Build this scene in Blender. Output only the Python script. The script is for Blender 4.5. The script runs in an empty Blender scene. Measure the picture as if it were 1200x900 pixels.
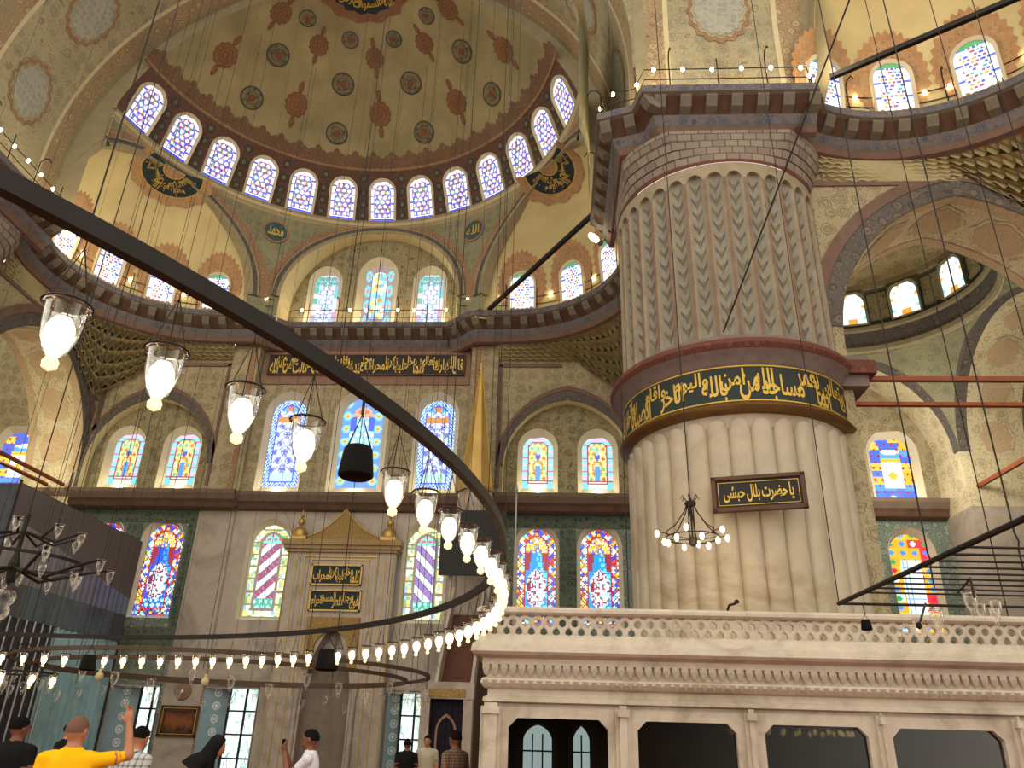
import bpy, bmesh, math, random
import numpy as np
from mathutils import Vector, Matrix
from mathutils.geometry import tessellate_polygon
rnd = random.Random(7)
SC = bpy.context.scene
COL = SC.collection
# ------------------------------------------------------------------ camera
F_PX = 912.793
_pi, _ya, _ro = (math.radians(a) for a in (24.7557, -3.5018, 1.7041))
_F = Vector((math.sin(_ya)*math.cos(_pi), math.cos(_ya)*math.cos(_pi), math.sin(_pi)))
_R0 = Vector((math.cos(_ya), -math.sin(_ya), 0)); _U0 = _R0.cross(_F)
_R = _R0*math.cos(_ro) + _U0*math.sin(_ro); _U = _U0*math.cos(_ro) - _R0*math.sin(_ro)
cam_d = bpy.data.cameras.new('camera'); cam = bpy.data.objects.new('camera', cam_d); COL.objects.link(cam)
cam_d.sensor_width = 36; cam_d.lens = F_PX/1200*36; cam_d.clip_start = .05; cam_d.clip_end = 200
_M = Matrix((_R, _U, -_F)).transposed().to_4x4(); _M.translation = Vector((0, 0, 1.6)); cam.matrix_world = _M
SC.camera = cam
# ------------------------------------------------------------------ light
w = bpy.data.worlds.new('hall_daylight'); SC.world = w; w.use_nodes = True
w.node_tree.nodes['Background'].inputs[0].default_value = (1.0, .92, .77, 1)
w.node_tree.nodes['Background'].inputs[1].default_value = 1.5
SC.view_settings.view_transform = 'Standard'; SC.view_settings.look = 'None'
SC.view_settings.exposure = 0.2; SC.view_settings.gamma = 1.0
SC.view_settings.use_curve_mapping = False
def light(name, kind, loc, power, color=(1, .84, .58), size=.3, target=None, spot=100, blend=.6):
    d = bpy.data.lights.new(name, kind); d.energy = power; d.color = color
    if kind == 'AREA': d.size = size
    elif kind in ('POINT', 'SPOT'): d.shadow_soft_size = size
    if kind == 'SPOT': d.spot_size = math.radians(spot); d.spot_blend = blend
    o = bpy.data.objects.new(name, d); COL.objects.link(o); o.location = loc
    if target is not None:
        o.rotation_euler = (Vector(target)-Vector(loc)).to_track_quat('-Z', 'Y').to_euler()
    return o
# layout of the hall (metres): x right, y towards the qibla wall, z up
A = -7.055                      # axis of the mihrab
PX, PY, PR = 4.07, 16.85, 2.43  # right pier
LZ = 15.9                       # top of the gallery cornice
light('exedra_flood_light_left', 'SPOT', (A-8.6, 19.6, 15.95), 220, size=.15, target=(A-6.6, 23.6, 18.6), spot=150)
light('exedra_flood_light_right', 'SPOT', (1.45, 18.75, 15.5), 220, size=.15, target=(A+6.3, 23.4, 18.2), spot=150)
light('side_exedra_flood_light', 'SPOT', (6.0, 13.4, 15.95), 150, size=.15, target=(9.6, 13.2, 18.8), spot=150)
light('corner_bay_light', 'POINT', (10.8, 22.6, 9.9), 440, (1, .92, .76), .5)
light('left_bay_light', 'POINT', (-18.0, 23.4, 9.9), 160, (1, .86, .58), .4)
# ------------------------------------------------------------------ colours and materials
def L(r, g, b):
    def f(c):
        c /= 255.0
        return c/12.92 if c <= .04045 else ((c+.055)/1.055)**2.4
    return (f(r), f(g), f(b), 1.0)
MATS = {}
class NT:
    def __init__(s, name):
        s.m = bpy.data.materials.new(name); s.m.use_nodes = True; s.t = s.m.node_tree
        s.b = s.t.nodes['Principled BSDF']; MATS[name] = s.m
    def n(s, typ, ins=None, **kw):
        x = s.t.nodes.new(typ)
        for k, v in kw.items(): setattr(x, k, v)
        for k, v in (ins or {}).items():
            if isinstance(v, bpy.types.NodeSocket): s.t.links.new(v, x.inputs[k])
            else: x.inputs[k].default_value = v
        return x
    def coord(s, kind='Object'):
        return s.n('ShaderNodeTexCoord').outputs[kind]
    def mixc(s, fac, a, b, mode='MIX'):
        x = s.t.nodes.new('ShaderNodeMix'); x.data_type = 'RGBA'; x.blend_type = mode
        for i, v in ((0, fac), (6, a), (7, b)):
            if isinstance(v, bpy.types.NodeSocket): s.t.links.new(v, x.inputs[i])
            else: x.inputs[i].default_value = v
        return x.outputs[2]
    def math(s, op, a, b=0.0, clamp=False):
        x = s.t.nodes.new('ShaderNodeMath'); x.operation = op; x.use_clamp = clamp
        for i, v in ((0, a), (1, b)):
            if isinstance(v, bpy.types.NodeSocket): s.t.links.new(v, x.inputs[i])
            else: x.inputs[i].default_value = v
        return x.outputs[0]
    def ramp(s, fac, stops, interp='CONSTANT'):
        x = s.t.nodes.new('ShaderNodeValToRGB'); cr = x.color_ramp; cr.interpolation = interp
        while len(cr.elements) < len(stops): cr.elements.new(.5)
        for e, (p, c) in zip(cr.elements, stops): e.position = p; e.color = c
        s.t.links.new(fac, x.inputs[0]); return x.outputs[0]
    def out(s, col, rough=.75, spec=.3, metal=0.0, bump=None, bstr=.3, bdist=.02):
        if isinstance(col, bpy.types.NodeSocket): s.t.links.new(col, s.b.inputs['Base Color'])
        else: s.b.inputs['Base Color'].default_value = col
        s.b.inputs['Roughness'].default_value = rough; s.b.inputs['Metallic'].default_value = metal
        s.b.inputs['Specular IOR Level'].default_value = spec
        if bump is not None:
            bn = s.n('ShaderNodeBump', {'Height': bump, 'Strength': bstr, 'Distance': bdist})
            s.t.links.new(bn.outputs[0], s.b.inputs['Normal'])
        return s.m
def plain(name, c, rough=.75, spec=.3, metal=0.0, var=.18, scale=3.0, bump=.15):
    m = NT(name); co = m.coord()
    nz = m.n('ShaderNodeTexNoise', {'Vector': co, 'Scale': scale, 'Detail': 5.0, 'Roughness': .6}).outputs[0]
    lo = tuple(x*(1-var) for x in c[:3])+(1,); hi = tuple(min(1, x*(1+var)) for x in c[:3])+(1,)
    return m.out(m.ramp(nz, [(.3, lo), (.7, hi)], 'LINEAR'), rough, spec, metal, nz if bump else None, bump, .01)
def ornate(name, bg, a, b, c, scale=1.6, var=.2, uv=False, dist=.35, edge=.05):
    """painted arabesque: rosettes set in winding stems and small leaves"""
    m = NT(name); co = m.coord('UV' if uv else 'Object')
    nz = m.n('ShaderNodeTexNoise', {'Vector': co, 'Scale': scale*1.7, 'Detail': 2.0}).outputs[1]
    off = m.n('ShaderNodeVectorMath', {0: nz, 1: (.5, .5, .5)}, operation='SUBTRACT').outputs[0]
    sc = m.n('ShaderNodeVectorMath', {0: off, 3: dist/scale}, operation='SCALE').outputs[0]
    p = m.n('ShaderNodeVectorMath', {0: co, 1: sc}, operation='ADD').outputs[0]
    v1 = m.n('ShaderNodeTexVoronoi', {'Vector': p, 'Scale': scale, 'Randomness': .5}).outputs['Distance']
    fl = m.ramp(v1, [(0, c), (.10, bg), (.15, a), (.27, bg), (.33, b), (.38, bg)])
    n3 = m.n('ShaderNodeTexNoise', {'Vector': co, 'Scale': scale*1.5, 'Detail': 1.0, 'Distortion': 1.2}).outputs[0]
    w1 = m.math('ABSOLUTE', m.math('SUBTRACT', m.math('FRACT', m.math('MULTIPLY', n3, 9.0)), .5))
    col = m.mixc(m.math('MULTIPLY', m.math('LESS_THAN', w1, .1), .75), fl, b)
    v3 = m.n('ShaderNodeTexVoronoi', {'Vector': p, 'Scale': scale*4.0, 'Randomness': 1.0}).outputs['Distance']
    col = m.mixc(m.math('MULTIPLY', m.math('LESS_THAN', v3, .26), .8), col, a)
    n2 = m.n('ShaderNodeTexNoise', {'Vector': co, 'Scale': .9, 'Detail': 4.0}).outputs[0]
    d = m.ramp(n2, [(.3, (1-var, 1-var, 1-var, 1)), (.7, (1, 1, 1, 1))], 'LINEAR')
    return m.out(m.mixc(1.0, col, d, 'MULTIPLY'), .85, .15)
def emis(name, c, strength):
    m = NT(name); m.b.inputs['Base Color'].default_value = (0, 0, 0, 1)
    m.b.inputs['Emission Color'].default_value = c; m.b.inputs['Emission Strength'].default_value = strength
    return m.m
def marble(name, c, vein, rough=.45, scale=.8, slab=None):
    m = NT(name); co = m.coord()
    nz = m.n('ShaderNodeTexNoise', {'Vector': co, 'Scale': scale, 'Detail': 8.0, 'Roughness': .65, 'Distortion': 1.6}).outputs[0]
    col = m.ramp(nz, [(.34, vein), (.5, c), (.72, tuple(min(1, x*1.12) for x in c[:3])+(1,))], 'LINEAR')
    n2 = m.n('ShaderNodeTexNoise', {'Vector': co, 'Scale': scale*9, 'Detail': 4.0}).outputs[0]
    col = m.mixc(1.0, col, m.ramp(n2, [(.3, (.88, .87, .86, 1)), (.7, (1, 1, 1, 1))], 'LINEAR'), 'MULTIPLY')
    return m.out(col, rough, .4, 0, n2, .06, .01)
RED, TEAL = L(150, 88, 62), L(92, 104, 92)
M_FIELD = plain('semidome_ochre_plaster', L(152, 141, 104), .9, .1, var=.22, scale=.7)
M_EXED = plain('exedra_yellow_plaster', L(200, 186, 138), .9, .1, var=.16, scale=.6)
M_DRUMRED = ornate('semidome_red_brown_band', L(110, 82, 70), L(126, 98, 82), L(88, 66, 58), L(84, 88, 84), 4.0, dist=.15)
M_LAMBREQ = ornate('semidome_red_lace', L(124, 98, 76), L(138, 114, 90), L(102, 78, 62), L(112, 90, 70), 4.0)
M_MOTIF = ornate('painted_red_motif', L(140, 102, 74), L(154, 122, 90), L(112, 78, 58), L(138, 118, 90), 6.0, dist=.2)
M_MOTIF_D = plain('painted_brick_red', L(120, 82, 60), .9, .1)
M_MEDB = plain('painted_slate_ring', L(70, 74, 70), .9, .1)
M_MEDF = ornate('painted_pale_roundel', L(140, 128, 94), L(84, 88, 80), L(76, 80, 74), L(150, 110, 74), 5.0)
M_NAVY = plain('painted_dark_teal', L(38, 52, 56), .7, .25)
M_TEALMED = plain('painted_teal_roundel', L(62, 88, 88), .8, .2)
M_GOLDP = plain('gold_paint', L(205, 170, 70), .45, .5, .35, var=.12)
M_PEND = ornate('pendentive_green_arabesque', L(150, 146, 116), L(128, 130, 108), L(122, 124, 100), L(146, 120, 88), 2.6, dist=.4)
M_REDBAND = ornate('red_floral_border', L(158, 124, 96), L(184, 160, 128), L(134, 96, 74), L(134, 90, 70), 6.0)
M_ARCHGREY = plain('arch_moulding_grey', L(150, 140, 112), .85, .15, var=.1)
M_CREAM = plain('cream_plaster', L(204, 192, 152), .85, .15, var=.08)
M_SOFFIT = ornate('big_arch_soffit_paint', L(176, 168, 136), L(146, 148, 128), L(156, 132, 102), L(164, 116, 88), 2.2, dist=.5)
M_SOFFBAND = ornate('soffit_border_paint', L(168, 148, 116), L(188, 176, 142), L(152, 116, 88), L(146, 146, 120), 3.0, dist=.1)
M_TYMP = ornate('tympanum_olive_arabesque', L(164, 152, 118), L(122, 116, 92), L(112, 106, 80), L(170, 146, 110), 2.4, dist=.6)
M_WALLP = ornate('wall_brown_arabesque', L(176, 164, 132), L(146, 138, 112), L(140, 122, 96), L(172, 142, 110), 2.2, dist=.5)
M_VAULT = ornate('vault_cream_arabesque', L(218, 208, 172), L(178, 176, 144), L(194, 166, 134), L(208, 176, 142), 1.8, dist=.45)
M_DARKBAND = ornate('dark_grey_chain_band', L(104, 98, 92), L(128, 116, 100), L(80, 76, 76), L(132, 104, 86), 2.6, dist=.1)
M_ROSE = plain('rose_brown_plaster', L(140, 112, 96), .85, .15, var=.14)
M_MUQ = plain('stalactite_plaster', L(174, 162, 122), .85, .15, var=.14, scale=1.2)
M_BLUEFRIEZE = ornate('blue_grey_frieze', L(120, 112, 108), L(92, 94, 110), L(86, 88, 104), L(110, 104, 108), 2.8, dist=.1)
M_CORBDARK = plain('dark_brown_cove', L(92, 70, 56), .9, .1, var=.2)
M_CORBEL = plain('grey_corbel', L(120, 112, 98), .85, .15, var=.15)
M_REDLINE = plain('red_painted_line', L(118, 94, 84), .85, .15, var=.15)
M_MARBW = marble('grey_wall_marble', L(178, 166, 152), L(150, 138, 126), .5, .5)
M_MARBP = marble('warm_pier_marble', L(184, 172, 152), L(158, 140, 114), .5, .35)
M_MARBL = marble('loge_white_marble', L(200, 189, 172), L(172, 158, 140), .4, .9)
M_TILE = ornate('iznik_tile', L(128, 140, 126), L(164, 168, 150), L(92, 112, 106), L(98, 112, 124), 3.2, dist=.1, var=.3)
M_TILEB = ornate('iznik_tile_border', L(104, 112, 96), L(56, 72, 66), L(60, 80, 76), L(124, 132, 112), 4.6, dist=.05)
M_PLASTER = plain('window_plaster_surround', L(208, 198, 172), .85, .15, var=.06)
M_IRON = plain('dark_iron', L(34, 31, 30), .6, .3, .2, var=.2)
M_RUST = plain('red_brown_iron', L(140, 74, 44), .6, .3, .1, var=.15)
M_GOLD = plain('gilded_metal', L(184, 152, 84), .4, .5, .6, var=.15, scale=5)
M_GILTORN = ornate('gilded_relief', L(164, 136, 84), L(186, 160, 104), L(124, 98, 58), L(134, 108, 66), 7.0)
M_BLACK = plain('black_board', L(30, 28, 26), .5, .3, var=.1)
M_BROWNWOOD = plain('dark_brown_wood', L(84, 54, 38), .5, .3, var=.2)
M_CARPET = plain('red_prayer_carpet', L(128, 66, 54), .95, .05, scale=6)
M_RUBBER = plain('black_rubber', L(20, 19, 19), .85, .1, var=.1)
M_BULB = emis('warm_lit_bulb', (1, .76, .4, 1), 7)
M_SBULB = emis('small_warm_bulb', (1, .76, .42, 1), 60)
M_FLOODL = emis('flood_lamp_glass', (1, .9, .62, 1), 14)
def daymat():
    m = NT('bright_daylight_pane'); co = m.coord(); nz = m.n('ShaderNodeTexNoise', {'Vector': co, 'Scale': 5.0, 'Detail': 6.0, 'Roughness': .7}).outputs[0]
    m.b.inputs['Base Color'].default_value = (.02, .02, .02, 1); m.t.links.new(m.ramp(nz, [(.36, (.3, .52, .4, 1)), (.47, (.75, .98, .92, 1)), (.6, (1, 1, 1, 1))], 'LINEAR'), m.b.inputs['Emission Color']); m.b.inputs['Emission Strength'].default_value = 1.15
    return m.m
M_DAY = daymat()
def glassm(name, tint, mixf, rough=.05):
    m = NT(name); t = m.t; tr = m.n('ShaderNodeBsdfTransparent', {0: tint}); gl = m.n('ShaderNodeBsdfGlossy', {0: (1, 1, 1, 1), 'Roughness': rough})
    lw = m.n('ShaderNodeLayerWeight', {0: mixf}); mx = m.n('ShaderNodeMixShader', {0: lw.outputs[1], 1: tr.outputs[0], 2: gl.outputs[0]})
    t.links.new(mx.outputs[0], t.nodes['Material Output'].inputs[0]); return m.m
M_CUP = glassm('clear_lamp_glass', (.97, .95, .9, 1), .35)
M_PANE = glassm('dark_window_glass', (.55, .55, .55, 1), .28, .02)
def glass_emit(name, strength):
    m = NT(name); at = m.n('ShaderNodeVertexColor'); at.layer_name = 'Col'
    m.b.inputs['Base Color'].default_value = (.02, .02, .02, 1); m.b.inputs['Roughness'].default_value = .2
    m.t.links.new(at.outputs[0], m.b.inputs['Emission Color']); m.b.inputs['Emission Strength'].default_value = strength
    return m.m
M_STAIN = glass_emit('daylit_stained_glass', 1.25)
# ------------------------------------------------------------------ mesh helpers
class MB:
    def __init__(s): s.v = []; s.f = []; s.mi = []; s.uvs = None
    def add(s, vs, fs, mi=0):
        b = len(s.v); s.v += [tuple(p) for p in vs]
        for f in fs: s.f.append(tuple(b+i for i in f)); s.mi.append(mi)
        return b
    def grid(s, rows, mi=0, close=False, flip=False):
        n, m = len(rows), len(rows[0]); b = len(s.v)
        for r in rows: s.v += [tuple(p) for p in r]
        for i in range(n-1):
            for j in range(m if close else m-1):
                j2 = (j+1) % m; q = (b+i*m+j, b+i*m+j2, b+(i+1)*m+j2, b+(i+1)*m+j)
                s.f.append(q[::-1] if flip else q); s.mi.append(mi[i] if isinstance(mi, (list, tuple)) else (mi(i, j) if callable(mi) else mi))
    def box(s, x0, x1, y0, y1, z0, z1, mi=0):
        v = [(x, y, z) for z in (z0, z1) for y in (y0, y1) for x in (x0, x1)]
        s.add(v, [(0, 2, 3, 1), (4, 5, 7, 6), (0, 1, 5, 4), (2, 6, 7, 3), (0, 4, 6, 2), (1, 3, 7, 5)], mi)
    def tube(s, path, r, n=6, mi=0, cap=True, closed=False):
        P = [Vector(p) for p in path]; rows = []; up = Vector((.13, .31, .94)); k = len(P)
        for i, p in enumerate(P):
            a = P[i-1] if (i or closed) else P[0]; c = P[(i+1) % k] if (i < k-1 or closed) else P[-1]
            t = (c-a).normalized(); x = up.cross(t)
            if x.length < 1e-4: x = Vector((1, 0, 0)).cross(t)
            x.normalize(); y = t.cross(x); rr = r[i] if isinstance(r, (list, tuple)) else r
            rows.append([p+(x*math.cos(q)+y*math.sin(q))*rr for q in (2*math.pi*j/n for j in range(n))])
        if closed: rows.append(rows[0])
        b = len(s.v); s.grid(rows, mi, close=True)
        if cap and not closed:
            s.f.append(tuple(b+j for j in range(n))[::-1]); s.mi.append(mi)
            e = b+(k-1)*n; s.f.append(tuple(e+j for j in range(n))); s.mi.append(mi)
    def lathe(s, prof, c=(0, 0, 0), n=16, mi=0, a0=0.0, a1=2*math.pi):
        full = abs(a1-a0-2*math.pi) < 1e-6; m = n if full else n+1
        rows = [[(c[0]+r*math.cos(a0+(a1-a0)*j/n), c[1]+r*math.sin(a0+(a1-a0)*j/n), c[2]+z) for j in range(m)] for r, z in prof]
        s.grid(rows, mi, close=full)
    def ell(s, c, rx, ry, rz, n=12, m=8, mi=0):
        s.grid([[(c[0]+rx*math.sin(t)*math.cos(p), c[1]+ry*math.sin(t)*math.sin(p), c[2]-rz*math.cos(t)) for p in (2*math.pi*j/n for j in range(n))] for t in (math.pi*i/m for i in range(m+1))], mi, close=True)
    def prism(s, poly, holes, T, d0, d1, mi=0, side=True, hole_mi=None, back=False):
        """polygon (u,v) with holes, swept from depth d0 to d1; T(u,v,d) -> xyz"""
        loops = [poly]+list(holes); flat = [p for lp in loops for p in lp]
        tris = tessellate_polygon([[Vector((p[0], p[1], 0)) for p in lp] for lp in loops])
        s.add([T(p[0], p[1], d0) for p in flat], tris, mi)
        if back: s.add([T(p[0], p[1], d1) for p in flat], tris, mi)
        for li, lp in enumerate(loops):
            if li == 0 and not side: continue
            k = len(lp); rows = [[T(p[0], p[1], d0) for p in lp], [T(p[0], p[1], d1) for p in lp]]
            s.grid(rows, mi if li == 0 or hole_mi is None else hole_mi, close=True)
    def build(s, name, mats, parent=None, smooth=False, auto=None):
        me = bpy.data.meshes.new(name); me.from_pydata(s.v, [], s.f)
        for m in (mats if isinstance(mats, (list, tuple)) else [mats]): me.materials.append(m)
        me.polygons.foreach_set('material_index', s.mi)
        if smooth: me.polygons.foreach_set('use_smooth', [True]*len(s.f))
        me.update()
        if smooth and auto: me.set_sharp_from_angle(angle=math.radians(auto))
        return link(name, me, parent)
def link(name, me, parent=None):
    o = bpy.data.objects.new(name, me); COL.objects.link(o)
    if parent is not None: o.parent = parent
    return o
def tag(o, label, cat, group=None, kind=None):
    o['label'] = label; o['category'] = cat
    if group: o['group'] = group
    if kind: o['kind'] = kind
    return o
def empty(name, loc=(0, 0, 0)):
    o = bpy.data.objects.new(name, None); COL.objects.link(o); o.location = loc; return o
def st(o, label, cat): return tag(o, label, cat, kind='structure')
def pointed(w, spring, apex, n=7, z0=0.0, cx=0.0):
    """outline of a window or arch opening, counter-clockwise from bottom left"""
    rise = max(apex-spring, 1e-3); r = max((rise*rise+w*w/4)/w, w/2); ang = math.asin(min(1, rise/r))
    right = [(cx+w/2-r+r*math.cos(ang*i/n), z0+spring+r*math.sin(ang*i/n)) for i in range(n+1)]
    left = [(2*cx-x, z) for x, z in reversed(right)]
    return [(cx-w/2, z0), (cx+w/2, z0)]+right+left[1:]
ROMAN = ['first', 'second', 'third', 'fourth', 'fifth', 'sixth', 'seventh', 'eighth', 'ninth', 'tenth', 'eleventh', 'twelfth', 'thirteenth']
# ------------------------------------------------------------------ stained glass
def hx(x, z, s):
    """nearest centre of a hexagonal lattice: distance, angle, cell hash"""
    h = s*math.sqrt(3); best = None
    for ox, oz in ((0, 0), (s/2, h/2)):
        cx = np.round((x-ox)/s)*s+ox; cz = np.round((z-oz)/h)*h+oz; d = np.hypot(x-cx, z-cz)
        if best is None: best = [d, cx, cz]
        else:
            k = d < best[0]; best = [np.where(k, d, best[0]), np.where(k, cx, best[1]), np.where(k, cz, best[2])]
    d, cx, cz = best; ang = np.arctan2(z-cz, x-cx); hs = np.abs(np.sin(cx*127.1+cz*311.7)*43758.5) % 1
    return d, ang, hs
def hsh(i, j): return np.abs(np.sin(i*12.9898+j*78.233)*43758.5453) % 1
def pick(h, cols):
    cols = np.array(cols, float); return cols[np.minimum((h*len(cols)).astype(int), len(cols)-1)]
def put(c, k, col): c[k] = col
def gp_dome(x, z, W, H, e):
    d, a, h = hx(x, z, W*.24); sec = np.floor((a+np.pi)/(np.pi/3)); hh = hsh(sec, np.floor(h*90))
    c = pick(hh, [(150, 60, 120), (84, 96, 220), (176, 66, 100), (70, 80, 205), (120, 90, 200), (160, 190, 245), (222, 160, 60), (56, 158, 104)])
    put(c, d < W*.075, (245, 248, 255)); b = e < W*.13; put(c, b, (250, 252, 255))
    put(c, b & ((z*3.1 % 1) < .2), (44, 66, 232)); put(c, (e > W*.13) & (e < W*.155), (120, 110, 150)); return c
def gp_exed(x, z, W, H, e):
    c = np.full((len(x), 3), 246.0); d, a, h = hx(x, z, W*.135)
    k = (d < W*.052); c[k] = pick(h, [(70, 90, 220), (170, 80, 120), (250, 250, 255), (60, 80, 210), (226, 170, 80), (80, 180, 150), (200, 210, 250)])[k]
    b = e < W*.15; put(c, b, (255, 252, 240)); put(c, b & ((z*2.3 % 1) < .13), (70, 100, 230)); put(c, b & (z > H*.9), (70, 160, 90)); return c
def gp_upper(x, z, W, H, e):
    d, a, h = hx(x, z, W*.25); c = pick(h, [(196, 222, 240), (214, 226, 244), (180, 216, 236), (224, 220, 240)])
    put(c, d > W*.11, (150, 150, 190)); b = e < W*.16
    cb = pick(hsh(np.floor(z*4), np.sign(x)), [(120, 190, 196), (190, 150, 190), (226, 214, 240), (104, 176, 160)]); c[b] = cb[b]
    t = z > H*.78; put(c, t & (d < W*.1), (90, 170, 150)); return c
def gp_upmid(x, z, W, H, e):
    d, a, h = hx(x, z, W*.16); c = pick(h, [(236, 210, 110), (250, 240, 190), (120, 190, 220), (214, 160, 70), (240, 236, 220), (150, 210, 240)])
    b = e < W*.24; q = ((z*1.45+.2) % 1-.5)/1.45; xx = np.abs(x)-W*.36
    m = np.hypot(xx/(W*.11), q/(.27)); cb = np.full((len(x), 3), (150, 130, 120.0)); cb[m < 1] = (110, 208, 232); cb[m < .45] = (210, 140, 110)
    c[b] = cb[b]; put(c, np.abs(e-W*.24) < W*.02, (90, 110, 170)); return c
def gp_midside(x, z, W, H, e):
    c = np.full((len(x), 3), (226, 234, 252.0)); ax = np.abs(x)
    wv = np.abs(np.sin(z*9+ax*7)); put(c, wv > .95, (150, 146, 226)); d, a, h = hx(x, z, W*.3); put(c, (d < W*.06), (110, 100, 205)); put(c, (d < W*.1) & (d > W*.07), (90, 150, 210))
    put(c, z > H*.86, (70, 180, 220)); put(c, (z > H*.86) & (np.hypot(x, z-H*.9) < W*.1), (214, 120, 60)); put(c, (z > H*.73) & (z < H*.8), (205, 136, 62))
    put(c, (z < H*.16), (180, 226, 210)); b = e < W*.17; zz = (z*7+np.abs(ax*9)) % 1
    cb = np.where((zz < .5)[:, None], (190, 236, 232.0), (92, 104, 220.0)); c[b] = cb[b]; put(c, np.abs(e-W*.17) < W*.02, (70, 86, 220)); return c
def gp_midc(x, z, W, H, e):
    c = np.full((len(x), 3), (176, 230, 242.0)); d, a, h = hx(x, z, W*.17); k = d > W*.07; put(c, k, (130, 196, 236)); put(c, (d < W*.035), (240, 244, 250))
    put(c, (z > H*.62) & (np.abs(x) > W*.16), (60, 96, 226)); put(c, z > H*.78, (200, 170, 150)); put(c, (z > H*.78) & (d < W*.05), (226, 110, 50))
    b = e < W*.22; q = (z*2.0 % 1-.5)/2.0; r = np.hypot((np.abs(x)-W*.38), q); cb = np.full((len(x), 3), (96, 146, 228.0)); cb[r < W*.11] = (120, 206, 236); cb[r < W*.055] = (244, 196, 60); cb[r < W*.02] = (220, 110, 40)
    c[b] = cb[b]; return c
def gp_pair(x, z, W, H, e):
    c = np.full((len(x), 3), (240, 214, 130.0)); d, a, h = hx(x, z, W*.2); c[d < W*.06] = pick(h, [(190, 110, 60), (120, 190, 180), (250, 240, 210), (210, 140, 70), (96, 190, 160)])[d < W*.06]
    put(c, np.hypot(x, z-H*.62) < W*.1, (96, 92, 190)); put(c, np.abs(np.hypot(x*1.3, z-H*.42)-W*.2) < W*.035, (214, 130, 60)); put(c, (np.abs(x) < W*.07) & (z < H*.45), (90, 150, 220))
    put(c, (np.abs(np.abs(x)-(z-H*.66)*.45) < W*.03) & (z > H*.66), (150, 226, 190))
    b = (e < W*.17); s = (z*2.1 % 1); cb = np.where((s < .78)[:, None], (140, 214, 240.0), (216, 190, 220.0)); c[b] = cb[b]; c[b & (np.abs(s-.39) < .05)] = (206, 90, 120)
    put(c, z < H*.15, (244, 226, 210)); put(c, (z < H*.15) & (np.abs(x) > W*.3), (120, 206, 226)); put(c, np.abs(e-W*.17) < W*.022, (150, 70, 90)); put(c, np.abs(z-H*.15) < H*.012, (150, 70, 80)); return c
def gp_low(x, z, W, H, e, blue=(44, 90, 230), cy=(60, 170, 240)):
    c = np.full((len(x), 3), blue, float); d, a, h = hx(x, z, W*.16); put(c, (d < W*.06) & (x > 0), cy)
    fl = np.hypot(x/(W*.27), (z-H*.36)/(H*.2)) < 1; c[fl] = pick(hsh(np.floor((a+np.pi)*1.3), np.floor(h*70)), [(130, 40, 70), (236, 236, 250), (180, 226, 230), (160, 40, 60), (214, 220, 250)])[fl]
    t = z > H*.74; c[t] = pick(hsh(np.floor(a*2), np.floor(h*50)), [(236, 190, 50), (250, 226, 120), (60, 110, 220), (240, 240, 220), (206, 140, 40)])[t]
    put(c, z < H*.18, (180, 220, 240)); put(c, (z < H*.18) & (d > W*.055), (60, 110, 190)); sh = (z > H*.55) & (z < H*.74) & (np.abs(x) > W*.12+(H*.74-z)*.25*W/H*1.6); put(c, sh, (150, 50, 70))
    b = (e < W*.2); k1, k2 = np.floor((z+x)*6.3), np.floor((z-x)*6.3)
    cb = pick(hsh(k1, k2), [(240, 196, 60), (50, 80, 226), (214, 70, 50), (226, 240, 250), (140, 226, 226), (250, 240, 200), (60, 120, 230)]); c[b] = cb[b]
    put(c, b & ((((z+x)*6.3 % 1) < .16) | (((z-x)*6.3 % 1) < .16)), (120, 40, 60)); put(c, np.abs(e-W*.2) < W*.02, (170, 40, 70)); return c
def gp_lowb(x, z, W, H, e): return gp_low(x, z, W, H, e, (30, 150, 226), (110, 214, 244))
def gp_diag(x, z, W, H, e, sgn=1, pur=(150, 70, 110)):
    s = ((z-sgn*x*1.0)*1.75) % 1; c = np.where((s < .55)[:, None], (232, 246, 246.0), np.array(pur, float)); put(c, (s >= .55) & (((z+sgn*x)*9 % 1) < .16), (190, 120, 160))
    put(c, (s < .07) | ((s > .53) & (s < .58)), (96, 84, 90)); put(c, z > H*.8, (120, 220, 210)); d, a, h = hx(x, z, W*.16); put(c, (z > H*.8) & (d < W*.05), (226, 90, 110))
    put(c, z < H*.2, (70, 176, 150)); put(c, (z < H*.2) & (d < W*.045), (190, 230, 220)); b = e < W*.21
    cb = pick(hsh(np.floor(z*9), np.floor(x*9)), [(226, 214, 120), (250, 246, 200), (150, 190, 200), (214, 190, 90), (120, 170, 110), (250, 250, 230)]); c[b] = cb[b]
    put(c, b & ((z*2.4 % 1) < .12), (120, 110, 100)); put(c, np.abs(e-W*.21) < W*.04, (128, 112, 100)); return c
def gp_diag2(x, z, W, H, e): return gp_diag(x, z, W, H, e, -1, (136, 110, 190))
def gp_rmid(x, z, W, H, e):
    c = np.full((len(x), 3), 252.0); put(c, np.hypot(x, z-H*.37) < W*.1, (246, 196, 60)); put(c, (z > H*.6) & (np.abs(x) < W*.32), (246, 190, 60)); put(c, (z > H*.66) & (z < H*.74), (90, 170, 240)); put(c, np.hypot(x, (z-H*.82)*1.4) < W*.22, (252, 252, 252))
    k1, k2 = np.floor(z*4), np.floor(x*4/W); b = (e < W*.27) | (z < H*.14); cb = pick(hsh(k1, k2), [(70, 110, 236), (90, 160, 246), (244, 186, 50), (240, 200, 80), (80, 130, 240)]); d, a, h = hx(x, z, .25); cb[d < .05] = (176, 30, 70); c[b] = cb[b]; return c
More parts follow.
